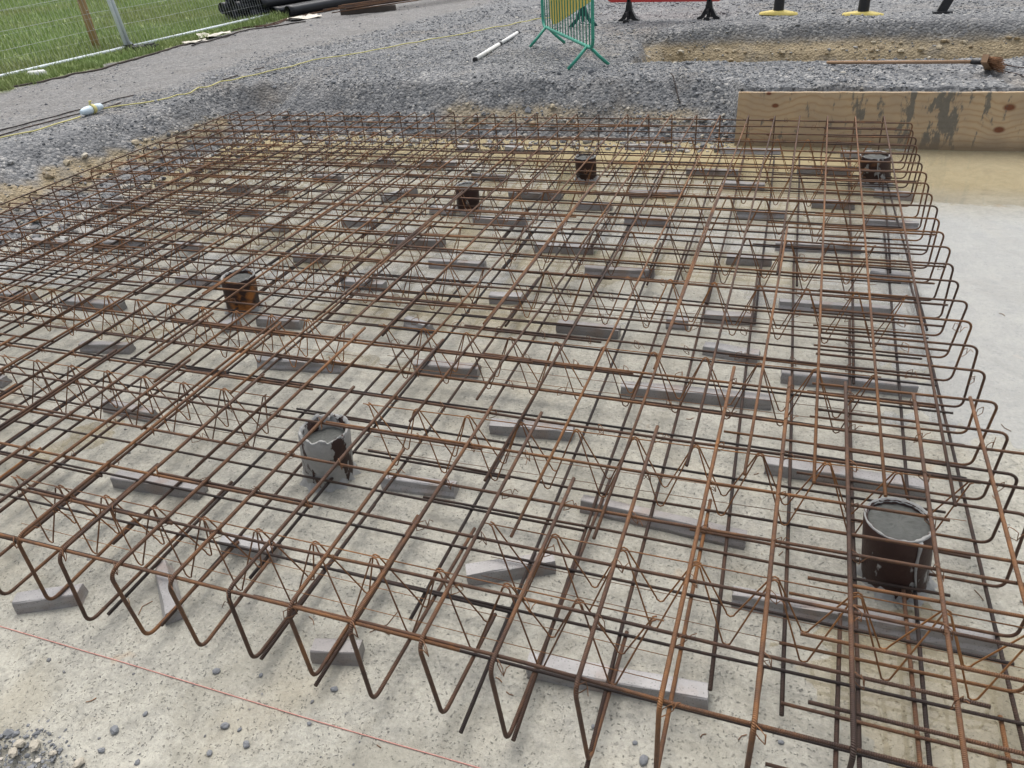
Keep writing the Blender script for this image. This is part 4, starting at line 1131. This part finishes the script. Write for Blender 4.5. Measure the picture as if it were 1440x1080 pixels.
# ------------------------------------------------------------------ fence, grass and stored materials beyond the track
M['galv'] = simple('galvanised_steel', (0.64, 0.69, 0.73), 0.42, 0.12, 16, metallic=0.1)
M['mesh_wire'] = simple('galvanised_mesh', (0.46, 0.48, 0.49), 0.5, 0.15, 16)
M['post'] = simple('fence_post_wood', (0.33, 0.22, 0.11), 0.8, 0.35, 9)
FX0, FY0 = -7.66, 8.62
fd = np.array([at(345, 28, .52)[0] - at(0, 107, .52)[0], at(345, 28, .52)[1] - at(0, 107, .52)[1]])
fd = fd / np.linalg.norm(fd)
J0 = at(181, 66, ZG + .07)
def fence_panel(s0, s1, label):
    P = J0[:2] + fd * s0
    e = empty('temporary_fence', (P[0], P[1], float(ground_h(P[0], P[1]))), math.atan2(fd[1], fd[0]))
    e.rotation_euler[0] = math.radians(-6)      # the fence leans back over the grass
    L = s1 - s0
    zb = .07
    MB().tube([(0, 0, zb), (L / 2, 0, zb), (L, 0, zb)], .021, 8).build('bottom_rail', M['galv'], e)
    MB().tube([(0, 0, 1.98), (L / 2, 0, 1.98), (L, 0, 1.98)], .021, 8).build('top_rail', M['galv'], e)
    for x in (.0, L):
        MB().tube([(x, 0, -.02), (x, 0, 1), (x, 0, 2.0)], .027, 10).build('upright', M['galv'], e)
    q = MB()
    for x in np.arange(.06, L, .062): q.tube([(x, .0, zb), (x, 0, 1), (x, 0, 1.98)], .0019, 3, False)
    for z in np.arange(.25, 1.98, .26): q.tube([(0, .003, z), (L / 2, .003, z), (L, .003, z)], .0010, 3, False)
    tag(q.build('wire_mesh', M['mesh_wire'], e), kind='stuff')
    q = MB()
    q.add([(0, -.004, zb), (.09, -.004, zb), (0, -.004, zb + .11), (0, .004, zb), (.09, .004, zb), (0, .004, zb + .11)], [(0, 1, 2), (5, 4, 3), (0, 3, 4, 1), (1, 4, 5, 2), (2, 5, 3, 0)])
    q.build('gusset', M['galv'], e, False)
    tag(e, label, 'fence panel')
fence_panel(.032, 3.5, 'galvanised mesh fence panel running from the black rubber foot to the black pipes')
fence_panel(-3.5, -.032, 'galvanised mesh fence panel beside the timber post, ending at the black rubber foot')
rf = empty('rubber_block', (J0[0], J0[1], float(ground_h(J0[0], J0[1])) - .02), math.atan2(fd[1], fd[0]) - math.radians(78))
q = MB(); q.box((.13, 0, .055), (.62, .20, .09)); q.build('block', M['rubber'], rf, False)
for x in (.0, .36): 
    q = MB(); q.box((x, 0, .112), (.10, .12, .022)); q.build('socket', M['rubber'], rf, False)
tag(rf, 'black rubber foot block under the joint of the fence panels', 'fence foot')
for k, (pp, lab) in enumerate((((138, 72), 'brown timber fence post standing in the grass beside the fence joint'), ((333, 25), 'brown timber fence post standing in the grass beside the black pipes'))):
    P = at(*pp, ZG)
    e = empty('timber_post', (P[0], P[1], float(ground_h(P[0], P[1])) - .05))
    MB().tube([(0, 0, 0), (.004, 0, .5), (-.003, .003, 1.0), (0, 0, 1.3), (0, 0, 1.33)], [.058, .057, .056, .055, .045], 12).build('shaft', M['post'], e)
    for z in (.35, .6, .85, 1.1): MB().tube([(.05, -.02, z), (.062, 0, z + .012), (.05, .02, z)], .003, 5).build('staple', M['galv'], e)
    tag(e, lab, 'post')
P0, P1 = at(138, 72, ZG), at(333, 25, ZG)
dv = (P1 - P0)[:2]
sw = empty('stock_wire_fence', (P0[0], P0[1], 0))
for z in (.30, .52, .76, 1.0, 1.22):
    MB().tube([tuple(np.append(P0[:2] + dv * u - P0[:2] + np.array([.06, 0]), ZG + z - .02 * math.sin((u % 1) * math.pi))) for u in np.linspace(-3, 4, 40)], .0022, 4).build('strand', M['mesh_wire'], sw)
tag(sw, 'thin wire strands strung between the timber posts', 'wire fence')

M['grass'] = None
m, t, b = mat_new('grass_blade')
r_ = t.nodes.new('ShaderNodeNewGeometry').outputs['Random Per Island']
v_ = coord(t)
c = mixc(t, r_, (0.18, 0.26, 0.08), (0.36, 0.45, 0.19))
c = mixc(t, ramp(t, noise(t, .55, 4, .6, v_), [(.42, g3(0)), (.68, g3(.65))]), c, (0.27, 0.27, 0.115))
basecol(t, b, c); b.inputs['Roughness'].default_value = .55
M['grass'] = m
ng = 230000
gyy = RNG.uniform(4.0, 30.0, ng); u_ = RNG.random(ng) ** 1.8
gxx = grass_edge(gyy) + .10 - u_ * 22
keep = (grass_of(gxx, gyy) > RNG.random(ng) * .9) & (fbm(gxx * 1.3, gyy * 1.3, 3) + .5 * RNG.random(ng) > .42)
gxx, gyy = gxx[keep], gyy[keep]; n = len(gxx)
dist = np.hypot(gxx - CAM_LOC[0], gyy - CAM_LOC[1])
hh_ = RNG.uniform(.05, .17, n) * (.55 + .9 * fbm(gxx * .9, gyy * .9, 3)) * np.where(gxx > -7.6, .8, 1.1); wd = RNG.uniform(.0025, .005, n) * (1 + dist / 18)
aa = RNG.uniform(0, 6.283, n); la = RNG.uniform(0, 6.283, n); ll = RNG.uniform(.1, .7, n) * hh_
gz_ = ground_h(gxx, gyy) - .005
B0 = np.stack([gxx - np.cos(aa) * wd, gyy - np.sin(aa) * wd, gz_], -1); B1 = np.stack([gxx + np.cos(aa) * wd, gyy + np.sin(aa) * wd, gz_], -1)
M1 = np.stack([gxx + np.cos(la) * ll * .35, gyy + np.sin(la) * ll * .35, gz_ + hh_ * .62], -1)
dM = np.stack([np.cos(aa) * wd * .7, np.sin(aa) * wd * .7, 0 * wd], -1)
TP = np.stack([gxx + np.cos(la) * ll, gyy + np.sin(la) * ll, gz_ + hh_], -1)
V = np.stack([B0, B1, M1 - dM, M1 + dM, TP], 1).reshape(-1, 3)
F = (np.array([(0, 1, 3), (0, 3, 2), (2, 3, 4)])[None] + (np.arange(n) * 5)[:, None, None]).reshape(-1, 3)
tag(link('grass', fast_mesh('grass', V, F), M['grass']), 'rough green meadow grass beyond the fence', 'grass', kind='stuff')

# black ducts stacked at the fence
M['duct'] = simple('black_duct_plastic', (0.018, 0.019, 0.022), 0.32, 0.3, 6)
pd = at(500, 0, .52)[:2] - at(397, 19, .52)[:2]
pd = pd / np.linalg.norm(pd); pn = np.array([pd[1], -pd[0]])
base_p = at(400, 26, ZG)[:2]
R0 = .088
slots = [(0, 0, 0), (-.20, 0, -.15), (-.44, 0, -.5), (-.62, 0, -.75), (-.80, 0, -.7), (-.35, 1, -.3), (-.53, 1, -.7), (-.71, 1, -.85), (-.62, 2, -.75), (-.44, 2, -.55)]
for k, (off, lv, st) in enumerate(slots):
    P = base_p + pn * off + pd * (st + .1)
    e = empty('duct_pipe', (P[0], P[1], ZG + R0 + .012 + lv * R0 * 1.74), math.atan2(pd[1], pd[0]))
    q = MB()
    a_ = np.arange(16)
    prof = [(R0 - .007, .25), (R0 - .007, 0), (R0 + .004, 0), (R0 + .004, .11), (R0, .13), (R0, 5.9)]
    vs, fs = [], []
    for (rr_, x_) in prof:
        for s_ in a_: vs.append((x_, rr_ * math.cos(2 * math.pi * s_ / 16), rr_ * math.sin(2 * math.pi * s_ / 16)))
    for i in range(len(prof) - 1):
        for s_ in range(16): fs.append((i * 16 + s_, i * 16 + (s_ + 1) % 16, (i + 1) * 16 + (s_ + 1) % 16, (i + 1) * 16 + s_))
    q.add(vs, fs); q.build('barrel', M['duct'], e)
    MB().tube([(.24, 0, 0), (.25, 0, 0), (.26, 0, 0)], R0 - .008, 12).build('end_plug', M['rubber'], e)
    tag(e, 'black plastic duct pipe in the stack beside the fence', 'pipe', 'black duct pipes stacked by the fence')
# rusty bars stored on a timber bearer, and bars lying in front of the ducts
A, B = at(480, 21, ZG), at(557, 15, ZG)
L = float(np.linalg.norm((B - A)[:2]))
tb = empty('timber_bearer', (A[0], A[1], float(ground_h(A[0], A[1]))), math.atan2(B[1] - A[1], B[0] - A[0]))
M['old_timber'] = simple('weathered_timber', (0.085, 0.07, 0.06), 0.85, 0.35, 12)
q = MB(); q.box((L / 2, 0, .05), (L, .10, .10)); ob = q.build('beam', M['old_timber'], tb, False)
bv = ob.modifiers.new('bevel', 'BEVEL'); bv.width = .008
tag(tb, 'dark weathered timber bearer under the bundle of rusty bars', 'timber')
bd = np.array([.62, .785])
c0 = (A[:2] * .62 + B[:2] * .38)
for k in range(14):
    off = -.34 + .052 * k + J(.012); lv = random.choice((0, .016, .03))
    dx_ = np.array([bd[1], -bd[0]])
    P = c0 + dx_ * off - bd * (.45 + J(.25)); Q = P + bd * 6.0 + dx_ * J(.12)
    zz = float(ground_h(A[0], A[1])) + .112 + lv
    o = MB().tube([(P[0], P[1], zz), ((P[0] + Q[0]) / 2, (P[1] + Q[1]) / 2, zz + .01), (Q[0], Q[1], zz)], .009, 6).build('stored_bar', M['rust'])
    tag(o, 'rusty bar stored in the bundle on the dark timber bearer', 'bar', 'stored rusty bars on the bearer')
for k, px_ in enumerate(([(360, 39), (420, 24), (480, 10), (520, 0)], [(372, 38), (440, 20), (530, 0)], [(300, 49), (340, 41), (380, 34)], [(270, 66), (350, 43), (430, 31)])):
    ground_bar('stored_bar', px_, .010, M['rust'] if k < 2 else M['scale'], 'long rusty bar lying on the ground in front of the black pipes', 'bar', 'bars lying by the pipes', lift=.006)
# pale scraps of sheeting at the edge of the grass
M['scrap'] = simple('pale_scrap', (0.62, 0.58, 0.50), 0.8, 0.2, 25)
def scrap(pix, size, label, mat=None):
    P = at(*pix, ZG)
    bm = bmesh.new(); bmesh.ops.create_grid(bm, x_segments=8, y_segments=6, size=.5)
    for v in bm.verts:
        v.co.z = .30 * vnoise(v.co.x * 4 + pix[0], v.co.y * 4) + .1 * vnoise(v.co.x * 9, v.co.y * 9 + pix[1])
        v.co.x += .12 * vnoise(v.co.y * 5 + pix[0], 3.3)
    me_ = bpy.data.meshes.new('crumpled_sheet'); bm.to_mesh(me_); bm.free()
    o = link('crumpled_sheet', me_, mat or M['scrap']); o.scale = (size[0], size[1], size[2]); o.location = (P[0], P[1], float(ground_h(P[0], P[1])) + .005); o.rotation_euler = (0, 0, .9)
    sm = o.modifiers.new('thick', 'SOLIDIFY'); sm.thickness = .01
    tag(o, label, 'scrap')
scrap((425, 27), (.55, .30, .22), 'crumpled pale sheet lying by the rusty bars')
scrap((300, 53), (.50, .22, .22), 'crumpled pale sheet at the grass edge beside the fence')
scrap((272, 61), (.35, .12, .12), 'thin pale strip of sheeting at the grass edge')
P = at(50, 111, ZG)
q = MB().tube([(0, 0, .05), (.02, 0, .05), (.20, .02, .05), (.22, .02, .05)], [.03, .045, .045, .03], 10).build('plastic_bottle', M['white_plastic'])
q.location = (P[0] - .1, P[1], float(ground_h(P[0], P[1]))); q.rotation_euler = (0, 0, .4)
tag(q, 'small white plastic bottle lying in the grass by the fence', 'bottle')
# timber edging between grass and track
ground_bar('edging_strip', [(-20, 133), (60, 116), (140, 98), (230, 73), (300, 52)], .012, M['old_timber'], 'thin dark edging strip between the grass and the track', 'edging', lift=0, wig=.06)
print('objects', len(bpy.data.objects))
